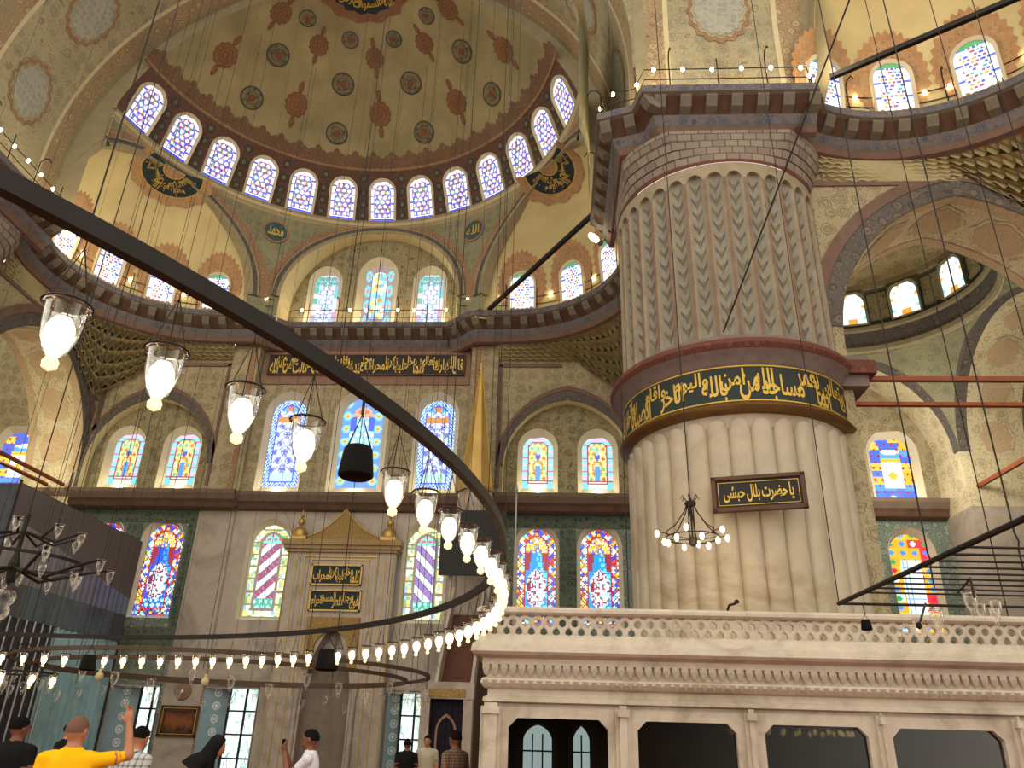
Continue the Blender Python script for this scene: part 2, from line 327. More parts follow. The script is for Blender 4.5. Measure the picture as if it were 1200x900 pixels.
def gp_rlow(x, z, W, H, e):
    c = np.full((len(x), 3), (236, 246, 250.0)); put(c, ((x*8 % 1) < .16) | ((z*6 % 1) < .12), (130, 180, 200)); b = (e < W*.26) | (z > H*.72)
    k1, k2 = np.floor(z*3.4), np.floor(x*3.4/W); cb = pick(hsh(k1, k2), [(244, 180, 40), (246, 196, 70), (220, 50, 60), (240, 170, 40), (190, 230, 210)]); q = np.hypot((x*3.4/W % 1-.5)/3.4*W, (z*3.4 % 1-.5)/3.4); k = q < .085
    cb[k] = pick(hsh(k2, k1), [(60, 140, 246), (30, 160, 90), (206, 30, 60), (70, 150, 250), (240, 240, 250)])[k]; c[b] = cb[b]; return c
def gp_white(x, z, W, H, e):
    c = np.full((len(x), 3), (238, 252, 255.0)); d, a, h = hx(x, z, W*.3); k = (d < W*.07) & (e < W*.2); c[k] = pick(h, [(240, 180, 70), (130, 210, 210), (244, 160, 40), (230, 240, 250)])[k]; put(c, (z < H*.16) & (np.abs(x) < W*.2), (230, 150, 50)); return c
GLASS = {}
def glass_mesh(key, fn, W, spring, apex, cell):
    k = (key, round(W, 3), round(apex, 3))
    if k in GLASS: return GLASS[k]
    nx, nz = max(8, int(round(W/cell))), max(12, int(round(apex/cell)))
    xs = np.linspace(-W/2, W/2, nx+1); zs = np.linspace(0, apex, nz+1)
    cx, cz = np.meshgrid((xs[:-1]+xs[1:])/2, (zs[:-1]+zs[1:])/2); cx, cz = cx.ravel(), cz.ravel()
    out = np.array(pointed(W, spring, apex)); a, b = out, np.roll(out, -1, 0); inside = np.zeros(len(cx), bool); dist = np.full(len(cx), 9.0)
    for p, q in zip(a, b):
        e = q-p; L2 = max((e**2).sum(), 1e-9); t = np.clip(((cx-p[0])*e[0]+(cz-p[1])*e[1])/L2, 0, 1); dist = np.minimum(dist, np.hypot(cx-p[0]-t*e[0], cz-p[1]-t*e[1]))
        if p[1] != q[1]:
            cr = ((p[1] > cz) != (q[1] > cz)) & (cx < (q[0]-p[0])*(cz-p[1])/(q[1]-p[1])+p[0]); inside ^= cr
    col = fn(cx, cz, W, apex, dist)/255.0
    col = np.where(col <= .04045, col/12.92, ((col+.055)/1.055)**2.4)
    ii, jj = np.meshgrid(np.arange(nx), np.arange(nz)); base = (jj*(nx+1)+ii).ravel(); q = np.stack([base, base+1, base+nx+2, base+nx+1], 1)[inside]; col = col[inside]
    vx, vz = np.meshgrid(xs, zs); used = np.unique(q); mp = np.zeros((nx+1)*(nz+1), int); mp[used] = np.arange(len(used))
    me = bpy.data.meshes.new('stained_glass'); V = np.stack([vx.ravel()[used], np.zeros(len(used)), vz.ravel()[used]], 1)
    me.from_pydata(V.tolist(), [], mp[q].tolist()); me.materials.append(M_STAIN)
    ca = me.color_attributes.new('Col', 'FLOAT_COLOR', 'CORNER'); buf = np.ones((len(q)*4, 4), np.float32); buf[:, :3] = np.repeat(col, 4, 0); ca.data.foreach_set('color', buf.ravel())
    GLASS[k] = me; return me
WN = [0]; FRAMES = {}
def frame_matrix(o, right, up, depth):
    m = Matrix((Vector(right).normalized(), Vector(depth).normalized(), Vector(up).normalized())).transposed().to_4x4(); m.translation = Vector(o); return m
def window(key, fn, M, label, wo, so, ao, wg, sg, ag, lift=.12, depth=.25, proud=False, cell=.045, mats=None):
    """surround (outer wo x ao, springing so) round a pane (wg x ag); local x right, z up, y away from the room"""
    WN[0] += 1; fk = (key, wo, ao, proud)
    if fk not in FRAMES:
        b = MB(); O = pointed(wo, so, ao); I = [(x, z+lift) for x, z in pointed(wg, sg, ag)]
        if proud:
            b.grid([[(x, .25, z) for x, z in O], [(x, -.05, z) for x, z in O], [(x, .0, z) for x, z in I], [(x, .1, z) for x, z in I]], 0, close=True)
        else:
            b.grid([[(x, -.012, z) for x, z in O], [(x, depth, z) for x, z in I], [(x, depth+.08, z) for x, z in I]], 0, close=True)
        me_o = b.build('window_%d' % WN[0], mats or M_PLASTER); FRAMES[fk] = me_o.data; o = me_o
    else: o = link('window_%d' % WN[0], FRAMES[fk])
    st(o, label, 'window'); o.matrix_world = M
    g = link('stained_glass', glass_mesh(key, fn, wg, sg, ag, cell), o); g.location = (0, .02 if proud else depth+.02, lift)
    return o
def wallM(u, z, y=26.0): return frame_matrix((A+u, y, z), (1, 0, 0), (0, 0, 1), (0, 1, 0))
# ------------------------------------------------------------------ floor, qibla wall
b = MB(); b.box(-34, 26, -22, 32, -.3, 0); st(b.build('floor', M_CARPET), 'red carpeted floor of the prayer hall', 'floor')
ZS0, ZS1 = 8.68, 9.3           # string course
M_STRING = plain('brown_string_course', L(118, 100, 86), .8, .2, var=.12)
def Tw(y): return lambda u, v, d: (A+u, y+d, v)
def rect(u0, u1, v0, v1): return [(u0, v0), (u1, v0), (u1, v1), (u0, v1)]
def hole(w, s, a, cx, z0): return pointed(w, s, a, 7, z0, cx)
SIDE_C = (6.45, 8.55)
# lower wall: tile fields at the sides, grey marble in the middle
def lowwall(name, u0, u1, mats, holes, label, y=26.0, z1=ZS1):
    b = MB(); b.prism(rect(u0, u1, 0, z1), holes, Tw(y), 0, .6, 0, True, 0); return st(b.build(name, mats), label, 'wall')
LOW = dict(wo=1.52, so=2.55, ao=3.4, wg=1.26, sg=2.45, ag=3.12)
loww = lambda c: hole(LOW['wo'], LOW['so'], LOW['ao'], c, 5.05)
flw = lambda c0, c1, z=2.98: rect(c0, c1, .25, z)
lowwall('wall_front_centre', -5.33, 5.33, M_MARBW, [loww(-2.68), loww(2.7), flw(-4.05, -2.25), flw(1.85, 3.1)], 'grey marble wall around the gilded mihrab')
lowwall('wall_front_left', -9.87, -5.33, M_TILE, [loww(-c) for c in SIDE_C]+[flw(-7.1, -5.45)], 'green tiled wall left of the mihrab')
lowwall('wall_front_right', 5.33, 9.9, M_TILE, [loww(c) for c in SIDE_C], 'green tiled wall between the minbar spire and the fluted pier')
lowwall('wall_front_far_right', 9.9, 30, M_TILE, [loww(18.72)], 'green tiled wall of the corner bay right of the pier')
lowwall('wall_front_far_left', -22, -9.87, M_TILE, [], 'tiled wall of the corner bay at the far left')
# tile borders and marble strips, each a separate raised panel
def panel(name, u0, u1, z0, z1, m, label=None, y=25.97, d=.05, parent=None, cat='panel'):
    b = MB(); b.box(A+u0, A+u1, y, y+d, z0, z1); o = b.build(name, m, parent)
    if label: st(o, label, cat)
    return o
panel('trim_tile_left', -9.87, -5.36, 8.25, 8.66, M_TILEB, 'pale crested tile border above the left tile field')
panel('trim_tile_right', 5.36, 9.9, 8.25, 8.66, M_TILEB, 'pale crested tile border above the right tile field')
for u, s in ((-7.5, 'left'), (7.5, 'right')):
    panel('trim_tile_strip_'+s, u-.27, u+.27, 4.2, 8.2, M_TILEB, 'upright tile strip between the paired %s lower windows' % s)
panel('trim_tile_edge_left', -5.62, -5.34, 4.2, 8.25, M_TILEB, 'narrow tile edge beside the left marble strip')
panel('trim_tile_base_left', -9.8, -5.66, 4.2, 4.75, M_TILEB, 'striped tile band under the left lower windows')
# string course
M_STRING = plain('brown_string_course', L(118, 100, 86), .8, .2, var=.12)
def course(name, u0, u1, label, y=25.62, z0=ZS0, z1=ZS1):
    b = MB(); pr = [(.38, z0), (.1, z0+.05), (.06, z0+.2), (0, z0+.3), (-.12, z1-.12), (-.14, z1), (.5, z1)]
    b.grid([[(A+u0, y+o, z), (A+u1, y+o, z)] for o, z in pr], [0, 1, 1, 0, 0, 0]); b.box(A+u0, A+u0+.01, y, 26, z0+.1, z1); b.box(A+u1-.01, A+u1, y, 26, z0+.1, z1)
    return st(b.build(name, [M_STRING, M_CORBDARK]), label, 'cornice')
course('trim_string_centre', -3.95, 3.95, 'rose brown string course under the three tall middle windows', 25.7)
course('trim_string_left', -9.87, -3.95, 'rose brown string course under the left window pair', 25.5)
course('trim_string_right', 3.95, 9.9, 'rose brown string course under the right window pair', 25.5)
course('trim_string_far_right', 9.9, 30, 'rose brown string course in the corner bay', 25.6)
course('trim_string_far_left', -22, -9.9, 'string course in the left corner bay', 25.6)
# middle storey
MIDS = dict(wo=1.62, so=3.05, ao=3.95, wg=1.28, sg=2.73, ag=3.38); MIDC = dict(wo=2.0, so=3.0, ao=3.98, wg=1.52, sg=2.66, ag=3.48)
b = MB(); b.prism(rect(-3.98, 3.98, ZS1, 15.0), [hole(1.62, 3.05, 3.95, -2.75, 9.33), hole(2.0, 3.0, 3.98, 0, 9.33), hole(1.62, 3.05, 3.95, 2.77, 9.33)], Tw(26), 0, .6)
st(b.build('wall_middle_centre', M_WALLP), 'painted wall around the three tall middle windows', 'wall')
panel('trim_rose_panel', -3.9, 3.9, 13.55, 15.2, M_ROSE, 'rose brown band behind the long inscription board', 25.95)
for s, n in ((-1, 'left'), (1, 'right')):
    b = MB(); b.box(*sorted((A+s*3.98, A+s*5.0)), 25.55, 26.3, ZS1, 15.4); b.box(*sorted((A+s*4.12, A+s*4.3)), 25.5, 25.6, ZS1, 15.4, 1)
    st(b.build('wall_pilaster_'+n, [M_WALLP, M_REDBAND]), 'flat painted pilaster on the %s of the middle windows' % n, 'pilaster')
ARCHSIDE = hole(4.5, 1.0, 3.5, 7.5, ZS1)
for s, n in ((-1, 'left'), (1, 'right')):
    fl = (lambda p: [(s*x, z) for x, z in (p if s > 0 else reversed(p))])
    b = MB(); b.prism(fl(rect(4.9, 9.9, ZS1, 15.0)), [fl(ARCHSIDE)], Tw(25.62), 0, .4, 0, True, 1)
    # outer painted bands that follow the arch
    outer = hole(4.85, 1.0, 3.9, 7.5, ZS1); inn = hole(4.52, 1.0, 3.52, 7.5, ZS1); o2 = hole(5.05, 1.0, 4.08, 7.5, ZS1)
    for a_, c_, mi, dd in ((outer, inn, 2, -.03), (o2, outer, 3, -.05)):
        a_, c_ = a_[1:], c_[1:]
        b.grid([[(A+s*u, 25.62+dd, v) for u, v in a_], [(A+s*u, 25.62+dd, v) for u, v in c_]], mi); b.grid([[(A+s*u, 25.62+dd, v) for u, v in c_], [(A+s*u, 25.62, v) for u, v in c_]], mi)
    for u0, u1, v0, v1 in ((5.02, 5.14, 9.5, 14.2), (5.02, 7.3, 14.1, 14.24), (9.6, 9.72, 11.5, 14.2)): b.box(*sorted((A+s*u0, A+s*u1)), 25.57, 25.62, v0, v1, 3)
    st(b.build('wall_side_arch_'+n, [M_WALLP, M_CREAM, M_DARKBAND, M_REDLINE]), 'wall with a broad pointed blind arch on the %s' % n, 'wall')
    b = MB(); b.prism(fl(rect(5.2, 9.8, ZS1, 13.1)), [fl(hole(1.42, 1.75, 2.5, c, 9.36)) for c in SIDE_C], Tw(26), 0, .5)
    st(b.build('wall_tympanum_'+n, M_TYMP), 'olive painted wall inside the %s blind arch' % n, 'wall')
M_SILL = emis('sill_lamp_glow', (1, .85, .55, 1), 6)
PAIR = dict(wo=1.42, so=1.75, ao=2.5, wg=1.08, sg=1.42, ag=1.92)
nm = {-8.55: 'outer window of the pair in the left blind arch', -6.45: 'inner window of the pair in the left blind arch', 6.45: 'inner window of the pair in the right blind arch', 8.55: 'window next to the pier in the right blind arch'}
for u, t in nm.items():
    window('pair', gp_pair, wallM(u, 9.36), 'stained glass '+t, lift=.34, **PAIR)
    window('low%d' % (u > 0), gp_lowb if u > 0 else gp_low, wallM(u, 5.05), 'tall red and blue window below the '+t.split(' in the ')[0]+(' on the right' if u > 0 else ' on the left'), lift=.1, **LOW)
window('diag', gp_diag, wallM(-2.68, 5.05), 'stained glass window with magenta diagonal stripes left of the mihrab', lift=.1, **LOW)
window('diag2', gp_diag2, wallM(2.7, 5.05), 'stained glass window with violet diagonal stripes right of the mihrab', lift=.1, **LOW)
window('mids', gp_midside, wallM(-2.75, 9.33), 'pale blue stained glass window, left of the three tall middle ones', lift=.32, **MIDS)
window('midc', gp_midc, wallM(0, 9.33), 'wide blue stained glass window with yellow flowers behind the hanging loudspeaker', lift=.32, **MIDC)
window('mids', gp_midside, wallM(2.77, 9.33), 'pale blue stained glass window, right of the three tall middle ones', lift=.32, **MIDS)
window('rmid', gp_rmid, wallM(18.68, 9.36), 'blue and yellow window with a white centre right of the pier', lift=.15, wo=1.72, so=1.7, ao=2.5, wg=1.38, sg=1.55, ag=2.15)
window('rlow', gp_rlow, wallM(18.72, 5.05), 'white, red and yellow window behind the right chandelier frame', lift=.1, **LOW)
b = MB(); b.prism(rect(9.9, 30, ZS1, 22), [hole(1.72, 1.7, 2.5, 18.68, 9.36)], Tw(26), 0, .5); st(b.build('wall_middle_far_right', M_WALLP), 'painted end wall of the corner bay right of the pier', 'wall')
b = MB(); b.prism(rect(-22, -9.9, ZS1, 16), [hole(1.9, 1.7, 2.5, -12.6, 9.36)], Tw(26), 0, .5); st(b.build('wall_middle_far_left', M_WALLP), 'painted end wall of the left corner bay', 'wall')
window('rmid2', gp_rmid, wallM(-12.6, 9.36), 'blue and yellow window at the left edge of the picture', lift=.1, wo=1.9, so=1.7, ao=2.5, wg=1.6, sg=1.55, ag=2.2)
# small lamps lying on the sills, lighting the window surrounds from below
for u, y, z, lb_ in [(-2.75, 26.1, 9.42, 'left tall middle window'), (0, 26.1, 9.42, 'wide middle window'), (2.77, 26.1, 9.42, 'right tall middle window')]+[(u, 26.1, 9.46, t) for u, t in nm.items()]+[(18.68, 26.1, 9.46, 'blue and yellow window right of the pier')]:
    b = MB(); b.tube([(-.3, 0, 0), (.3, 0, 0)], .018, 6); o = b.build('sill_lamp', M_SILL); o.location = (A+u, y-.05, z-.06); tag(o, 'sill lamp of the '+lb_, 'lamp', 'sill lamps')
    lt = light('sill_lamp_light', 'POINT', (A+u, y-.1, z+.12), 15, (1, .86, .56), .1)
# wall above the cornice, under the central arch
b = MB(); YU = 26.1
b.prism(rect(-3.9, 3.9, 15.2, 21), [hole(1.35, 2.1, 2.85, -2.1, 16.0), hole(1.62, 2.35, 3.3, 0, 16.0), hole(1.35, 2.1, 2.85, 2.1, 16.0)], Tw(YU), 0, .5)
st(b.build('wall_upper_centre', M_TYMP), 'olive arabesque wall under the central arch', 'wall')
UPS = dict(wo=1.35, so=2.1, ao=2.85, wg=1.0, sg=1.9, ag=2.35); UPC = dict(wo=1.62, so=2.35, ao=3.3, wg=1.2, sg=2.2, ag=2.8)
window('up', gp_upper, wallM(-2.1, 16.0, YU), 'pale window left of the tall one under the central arch', lift=.25, **UPS)
window('upc', gp_upmid, wallM(0, 16.0, YU), 'tall window with a cyan and gold border under the central arch', lift=.25, **UPC)
window('up', gp_upper, wallM(2.1, 16.0, YU), 'pale window right of the tall one under the central arch', lift=.25, **UPS)
# ------------------------------------------------------------------ semi-dome over the mihrab
SDC = Vector((A, 17.7, 18.33)); SDR = 8.39; YF = 19.3
def SD(lon, lat, off=0.0):
    r = SDR-off; lo, la = math.radians(lon), math.radians(lat)
    return Vector((SDC.x+r*math.cos(la)*math.sin(lo), SDC.y+r*math.cos(la)*math.cos(lo), SDC.z+r*math.sin(la)))
def lonmax(lat, off=0.0):
    k = (YF-SDC.y)/((SDR-off)*math.cos(math.radians(lat)))
    return math.degrees(math.acos(min(1, k)))
def dome_zone(b, la0, la1, n, mi, m=96, off=0.0):
    b.grid([[SD(lonmax(la, off)*(2*j/m-1), la, off) for j in range(m+1)] for la in (la0+(la1-la0)*i/n for i in range(n+1))], mi)
b = MB(); dome_zone(b, 13, 16.6, 2, 2); dome_zone(b, 16.6, 31.5, 8, 1); LTOP = math.degrees(math.acos((YF-SDC.y)/SDR))
dome_zone(b, 31.5, LTOP-.01, 24, 0)
sd = st(b.build('semi_dome', [M_FIELD, M_DRUMRED, M_ARCHGREY], smooth=True), 'painted ochre semi-dome above the ring of thirteen windows', 'semi-dome')
def decal(parent, surf, rings, shape, su, sv, rot=0.0, n=32, name='painted_motif', off=.02, mats=None):
    """rings: [(outer scale, material index)...] from the outside in; shape(phi)->radius"""
    b = MB(); cr, sr = math.cos(rot), math.sin(rot)
    def pt(phi, k, o):
        r = shape(phi)*k; x, y = r*math.cos(phi)*su, r*math.sin(phi)*sv; return surf(x*cr-y*sr, x*sr+y*cr, o)
    P = [2*math.pi*j/n for j in range(n)]
    for i, (k, mi) in enumerate(rings):
        k2 = rings[i+1][0] if i+1 < len(rings) else 0.0; o = off+.008*i
        b.grid([[pt(p, k, o) for p in P], [pt(p, (k+k2)/2, o) for p in P], [pt(p, k2, o) for p in P]], mi, close=True)
    return b.build(name, mats, parent)
def sdsurf(lon, lat):
    return lambda x, y, o: SD(lon+math.degrees(x/(SDR*max(.15, math.cos(math.radians(lat))))), lat+math.degrees(y/SDR), o)
circ = lambda p: 1.0
lobed = lambda p: 1+.07*math.cos(10*p)
def spindle(p):   # lobed medallion with a drop finial above and below
    s = abs(math.sin(p)); k = 1+.07*math.cos(12*p)
    return k+(.95 if s > .985 else .62 if s > .95 else .35*max(0, s-.9)*6 if s > .9 else 0)
for lon, lat, r in [(16*s, 40, .44) for s in (-1, 1)]+[(47*s, 41, .44) for s in (-1, 1)]+[(15.5*s, 53, .44) for s in (-1, 1)]+[(45.5*s, 54, .44) for s in (-1, 1)]+[(13.5*s, 64.5, .32) for s in (-1, 1)]+[(41*s, 66, .32) for s in (-1, 1)]:
    decal(sd, sdsurf(lon, lat), [(1, 2), (.88, 1), (.55, 2), (.5, 1), (.33, 0)], circ, r, r, name='painted_roundel', mats=[M_MOTIF_D, M_MEDF, M_MEDB], n=24)
for lon, lat, r in [(0, 46, .46)]+[(32*s, 44.5, .46) for s in (-1, 1)]+[(62*s, 46, .46) for s in (-1, 1)]+[(0, 60.3, .38)]+[(30*s, 61, .38) for s in (-1, 1)]+[(55*s, 63.2, .4) for s in (-1, 1)]:
    sp_ = decal(sd, sdsurf(lon, lat), [(1.0, 1), (.9, 0), (.62, 1), (.54, 0), (.3, 1), (.2, 0)], lambda p: 1+.06*math.cos(12*p), r*.92, r*1.05, n=72, name='painted_spindle', mats=[M_MOTIF, M_MOTIF_D])
    for s in (-1, 1):
        decal(sp_, sdsurf(lon, lat+math.degrees(s*r*1.42/SDR)), [(1, 1), (.7, 0)], lambda p: (1-.45*abs(math.cos(p)))*(1+.45*max(0, s*math.sin(p))**6), r*.38, r*.42, n=24, name='painted_finial', mats=[M_MOTIF, M_MOTIF_D])
        decal(sp_, sdsurf(lon, lat+math.degrees(s*r*1.08/SDR)), [(1, 1)], circ, r*.12, r*.14, n=10, name='painted_knot', mats=[M_MOTIF, M_MOTIF_D])
# crenellated lace over the windows
b = MB(); n = 14*26
rows = [[], []]
for j in range(n+1):
    lon = -80+160*j/n; ph = (j % 14)/14; t = abs(2*ph-1)
    la = 36.2-1.9*t-(.7 if .35 < t < .5 else 0); rows[0].append(SD(lon, 30.6, .02)); rows[1].append(SD(lon, la, .02))
b.grid(rows, 0); b.build('painted_lace_border', M_LAMBREQ, sd)
b = MB(); b.grid([[SD(-80+160*j/80, la, .03) for j in range(81)] for la in (30.9, 31.5)], 0); b.build('border_line', M_REDBAND, sd)
for k in range(-6, 6):
    for la, rr in ((18.3, .15), (21.5, .16), (24.9, .16), (28.6, .16)):
        decal(sd, sdsurf(k*12+6, la), [(1, 0), (.5, 1)], lobed, rr, rr*1.15, n=16, name='painted_rosette', mats=[M_MEDB, M_MEDF])
# dark blue crown medallion with gold script strokes
decal(sd, sdsurf(0, 76.5), [(1.42, 1), (1.0, 0)], lambda p: 1+.06*math.cos(18*p), 1.15, .75, n=72, name='crown_medallion', mats=[M_NAVY, M_MOTIF])
for k in range(13):
    lon, lat = (k-6)*12.0, 16.75; o = SD(lon, lat); r = Vector((math.cos(math.radians(lon)), -math.sin(math.radians(lon)), 0)); up = (SD(lon, lat+6)-SD(lon, lat-6)*1.0).normalized(); up = (SD(lon, 29.5)-o).normalized()
    dp = r.cross(up)*-1; dp = up.cross(r)
    if dp.dot(o-SDC) < 0: dp = -dp
    window('dome', gp_dome, frame_matrix(o-dp*.05, r, up, dp), '%s window from the left in the ring round the semi-dome' % ROMAN[k], 1.12, 1.2, 1.76, .92, 1.16, 1.6, lift=.03, proud=True, cell=.036)
# drum with three arches
DR = 8.0; DC = (A, 17.7)
def cyl(th, z, r=DR): return Vector((DC[0]+r*math.sin(th), DC[1]+r*math.cos(th), z))
ARCHES = ((0.0, 3.4, 16.7), (math.radians(60), 3.6, 16.5), (math.radians(-60), 3.6, 16.5))
def zb(th):
    for tc, w_, zs in ARCHES:
        d = th-tc
        if abs(d) < math.pi/2:
            u = DR*math.sin(d)
            if abs(u) < w_: return zs+math.sqrt(w_*w_-u*u)
    return 15.88
TH = sorted(set([round(math.radians(-79+158*i/316), 6) for i in range(373)]+[round(tc+math.asin(w_/DR)*s*(1-e), 6) for tc, w_, zs in ARCHES for s in (-1, 1) for e in (0, 1e-4, .0005, .002, .005, .01, .02, .035) if abs(tc+math.asin(w_/DR)*s) < math.radians(79)]))
b = MB(); N = 8
b.grid([[cyl(th, zb(th)+(20.42-zb(th))*i/N) for th in TH] for i in range(N+1)], 0)
b.grid([[cyl(th, z, r) for th in TH[::2]] for r, z in ((8.0, 20.3), (7.9, 20.34), (7.9, 20.42), (7.82, 20.5), (7.82, 20.62), (8.05, 20.72))], [2, 1, 2, 1, 2])
drum = st(b.build('drum', [M_PEND, M_ARCHGREY, M_CREAM], smooth=True, auto=40), 'curved green spandrels carrying the semi-dome ring', 'spandrel wall')
def arch_curve(tc, w_, zs, k=1.0, n=48, r=DR):
    """points on the drum along an arch, k widens it"""
    out = []
    for i in range(n+1):
        g = math.pi*i/n; u = -w_*k*math.cos(g); out.append((tc+math.asin(u/DR), zs+w_*k*math.sin(g)))
    return [p for p in out if abs(p[0]) < math.radians(79)]
def trim2(a, c):
    n = min(len(a), len(c))
    if abs(a[0][0]) > abs(a[-1][0]): return a[-n:], c[-n:]
    return a[:n], c[:n]
for i, (tc, w_, zs) in enumerate(ARCHES):
    b = MB(); C0 = arch_curve(tc, w_, zs)
    fs = lambda k: [(t, min(z, 20.33)) for t, z in arch_curve(tc, w_, zs, k)]
    for (k0, k1, rr, mi) in ((1.0, 1.035, 7.9, 0), (1.035, 1.075, 7.93, 1), (1.075, 1.09, 7.9, 0)):
        a_, c_ = trim2(fs(k0), fs(k1)); b.grid([[cyl(t, z, rr) for t, z in a_], [cyl(t, z, rr) for t, z in c_]], mi)
        b.grid([[cyl(t, z, rr) for t, z in a_], [cyl(t, z, 8.02) for t, z in a_]], mi); b.grid([[cyl(t, z, rr) for t, z in c_], [cyl(t, z, 8.02) for t, z in c_]], mi)
    a_, c_ = trim2(fs(1.1), fs(1.17 if i else 1.16)); b.grid([[cyl(t, z, 7.97) for t, z in a_], [cyl(t, z, 7.97) for t, z in c_]], 2)
    # soffit
    if i == 0:
        b.grid([[cyl(t, z, 7.92) for t, z in C0], [(A+DR*math.sin(t)*.995, YU+.05, z) for t, z in C0]], 3)
        b.grid([[cyl(t, z, 7.92) for t, z in ((C0[0][0], 15.4), C0[0])], [(A+DR*math.sin(C0[0][0]), YU+.05, z) for z in (15.4, C0[0][1])]], 3)
        b.grid([[cyl(t, z, 7.92) for t, z in ((C0[-1][0], 15.4), C0[-1])], [(A+DR*math.sin(C0[-1][0]), YU+.05, z) for z in (15.4, C0[-1][1])]], 3)
    else:
        dv = Vector((math.sin(tc), math.cos(tc), 0)); b.grid([[cyl(t, z, 7.92) for t, z in C0], [cyl(t, z, 8.0)+dv*.25 for t, z in C0]], 0)
    nme = ('central arch over the three upper windows', 'arch of the right exedra', 'arch of the left exedra')[i]
    st(b.build('trim_arch_%d' % (i+1), [M_ARCHGREY, M_DARKBAND, M_REDBAND, M_CREAM], smooth=True, auto=40), 'moulded '+nme, 'arch')
def csurf(th0, z0): return lambda x, y, o: cyl(th0+x/DR, z0+y, DR-.02-o)
# ------------------------------------------------------------------ lettering
_FORMS = {'ا': (0xFE8D, 2), 'أ': (0xFE83, 2), 'إ': (0xFE87, 2), 'آ': (0xFE81, 2), 'ب': (0xFE8F, 4), 'ت': (0xFE95, 4), 'ة': (0xFE93, 2), 'ث': (0xFE99, 4), 'ج': (0xFE9D, 4), 'ح': (0xFEA1, 4), 'خ': (0xFEA5, 4), 'د': (0xFEA9, 2), 'ذ': (0xFEAB, 2), 'ر': (0xFEAD, 2), 'ز': (0xFEAF, 2), 'س': (0xFEB1, 4), 'ش': (0xFEB5, 4), 'ص': (0xFEB9, 4), 'ض': (0xFEBD, 4), 'ط': (0xFEC1, 4), 'ظ': (0xFEC5, 4), 'ع': (0xFEC9, 4), 'غ': (0xFECD, 4), 'ف': (0xFED1, 4), 'ق': (0xFED5, 4), 'ك': (0xFED9, 4), 'ل': (0xFEDD, 4), 'م': (0xFEE1, 4), 'ن': (0xFEE5, 4), 'ه': (0xFEE9, 4), 'و': (0xFEED, 2), 'ى': (0xFEEF, 2), 'ي': (0xFEF1, 4)}
def shape_word(w):
    out = []
    for i, ch in enumerate(w):
        base, n = _FORMS[ch]; prev = i > 0 and _FORMS[w[i-1]][1] == 4; nxt = i < len(w)-1 and n == 4
        out.append(chr(base+(0 if not prev and not nxt else 1 if prev and not nxt else 2 if nxt and not prev else 3)))
    return ''.join(reversed(out))
_TXT = {}
def word2d(w):
    """one Arabic word as flat triangles (font outlines), baseline at 0"""
    if w not in _TXT:
        c = bpy.data.curves.new('lettering', 'FONT'); c.body = shape_word(w); c.resolution_u = 3; c.offset = .02
        o = bpy.data.objects.new('lettering', c); COL.objects.link(o)
        me = bpy.data.meshes.new_from_object(o.evaluated_get(bpy.context.evaluated_depsgraph_get()))
        v = np.array([p.co[:2] for p in me.vertices]) if len(me.vertices) else np.zeros((0, 2)); f = [tuple(p.vertices) for p in me.polygons]
        bpy.data.objects.remove(o); bpy.data.curves.remove(c); bpy.data.meshes.remove(me)
        if len(v): v[:, 0] -= v[:, 0].min()
        _TXT[w] = (v, f)
    return _TXT[w]
def script_line(words, width, height, tiers=True, squeeze=.72):
    """words set right to left inside width x height; two interlocking tiers when tiers"""
    x = 0.0; parts = []
    for i, w in enumerate(words):
        v, f = word2d(w)
        if not len(v): continue
        ww = v[:, 0].max(); h0, h1 = v[:, 1].min(), v[:, 1].max(); v = v.copy()
        if tiers:
            k = .7 if i % 2 else .82; v[:, 1] = (v[:, 1]-h0)/(h1-h0)*k+(.3 if i % 2 else .0)
        parts.append((v, f, x-ww)); x -= ww*(squeeze if tiers else 1)+(0 if tiers else .22)
    lo = min(p[2] for p in parts); V = []; Fc = []
    if not tiers:
        h0 = min(p[0][:, 1].min() for p in parts); h1 = max(p[0][:, 1].max() for p in parts)
    for v, f, x0 in parts:
        b_ = len(V)
        for px, py in v: V.append(((px+x0-lo)/(-lo)*width-width/2, (py if tiers else (py-h0)/(h1-h0))*height))
        Fc += [tuple(b_+i for i in q) for q in f]
    return V, Fc
def lettering(parent, V, Fc, surf, mat_=None, name='lettering', off=.03):
    b = MB(); b.add([surf(x, y, off) for x, y in V], Fc); return b.build(name, mat_ or M_GOLDP, parent)
# ------------------------------------------------------------------ roundels on the spandrels, inscription board
for s, txt, nm_ in ((-1, 'محمد', 'left'), (1, 'الله', 'right')):
    sf = csurf(s*math.asin(3.9/DR), 19.52)
    decal(drum, sf, [(1.22, 2), (1.0, 0), (.0, 1)], circ, .42, .42, name='roundel', mats=[M_TEALMED, M_TEALMED, M_REDBAND], n=32)
    V, Fc = script_line([txt], .6, .42, False); lettering(drum, [(x, y-.22) for x, y in V], Fc, sf, off=.06)
V, Fc = script_line('الله نور السموات والارض'.split(), 1.7, .55); lettering(sd, [(x, y-.62) for x, y in V], Fc, sdsurf(0, 76.5), name='gold_script', off=.05)
b = MB(); b.box(A-3.74, A+3.7, 25.86, 25.95, 13.9, 14.74)
board = b.build('inscription_board', M_BLACK); tag(board, 'long black board with gold Arabic script above the three middle windows', 'sign')
b = MB()
for z0, z1 in ((13.9, 13.94), (14.7, 14.74)): b.box(A-3.74, A+3.7, 25.84, 25.87, z0, z1)
for x0 in (A-3.74, A+3.66): b.box(x0, x0+.04, 25.84, 25.87, 13.9, 14.74)
b.build('frame', M_BROWNWOOD, board)
V, Fc = script_line('قال الله تبارك وتعالى كلما دخل عليها زكريا المحراب وجد عندها رزقا قال يا مريم انى لك هذا قالت هو من عند الله'.split(), 7.3, .74)
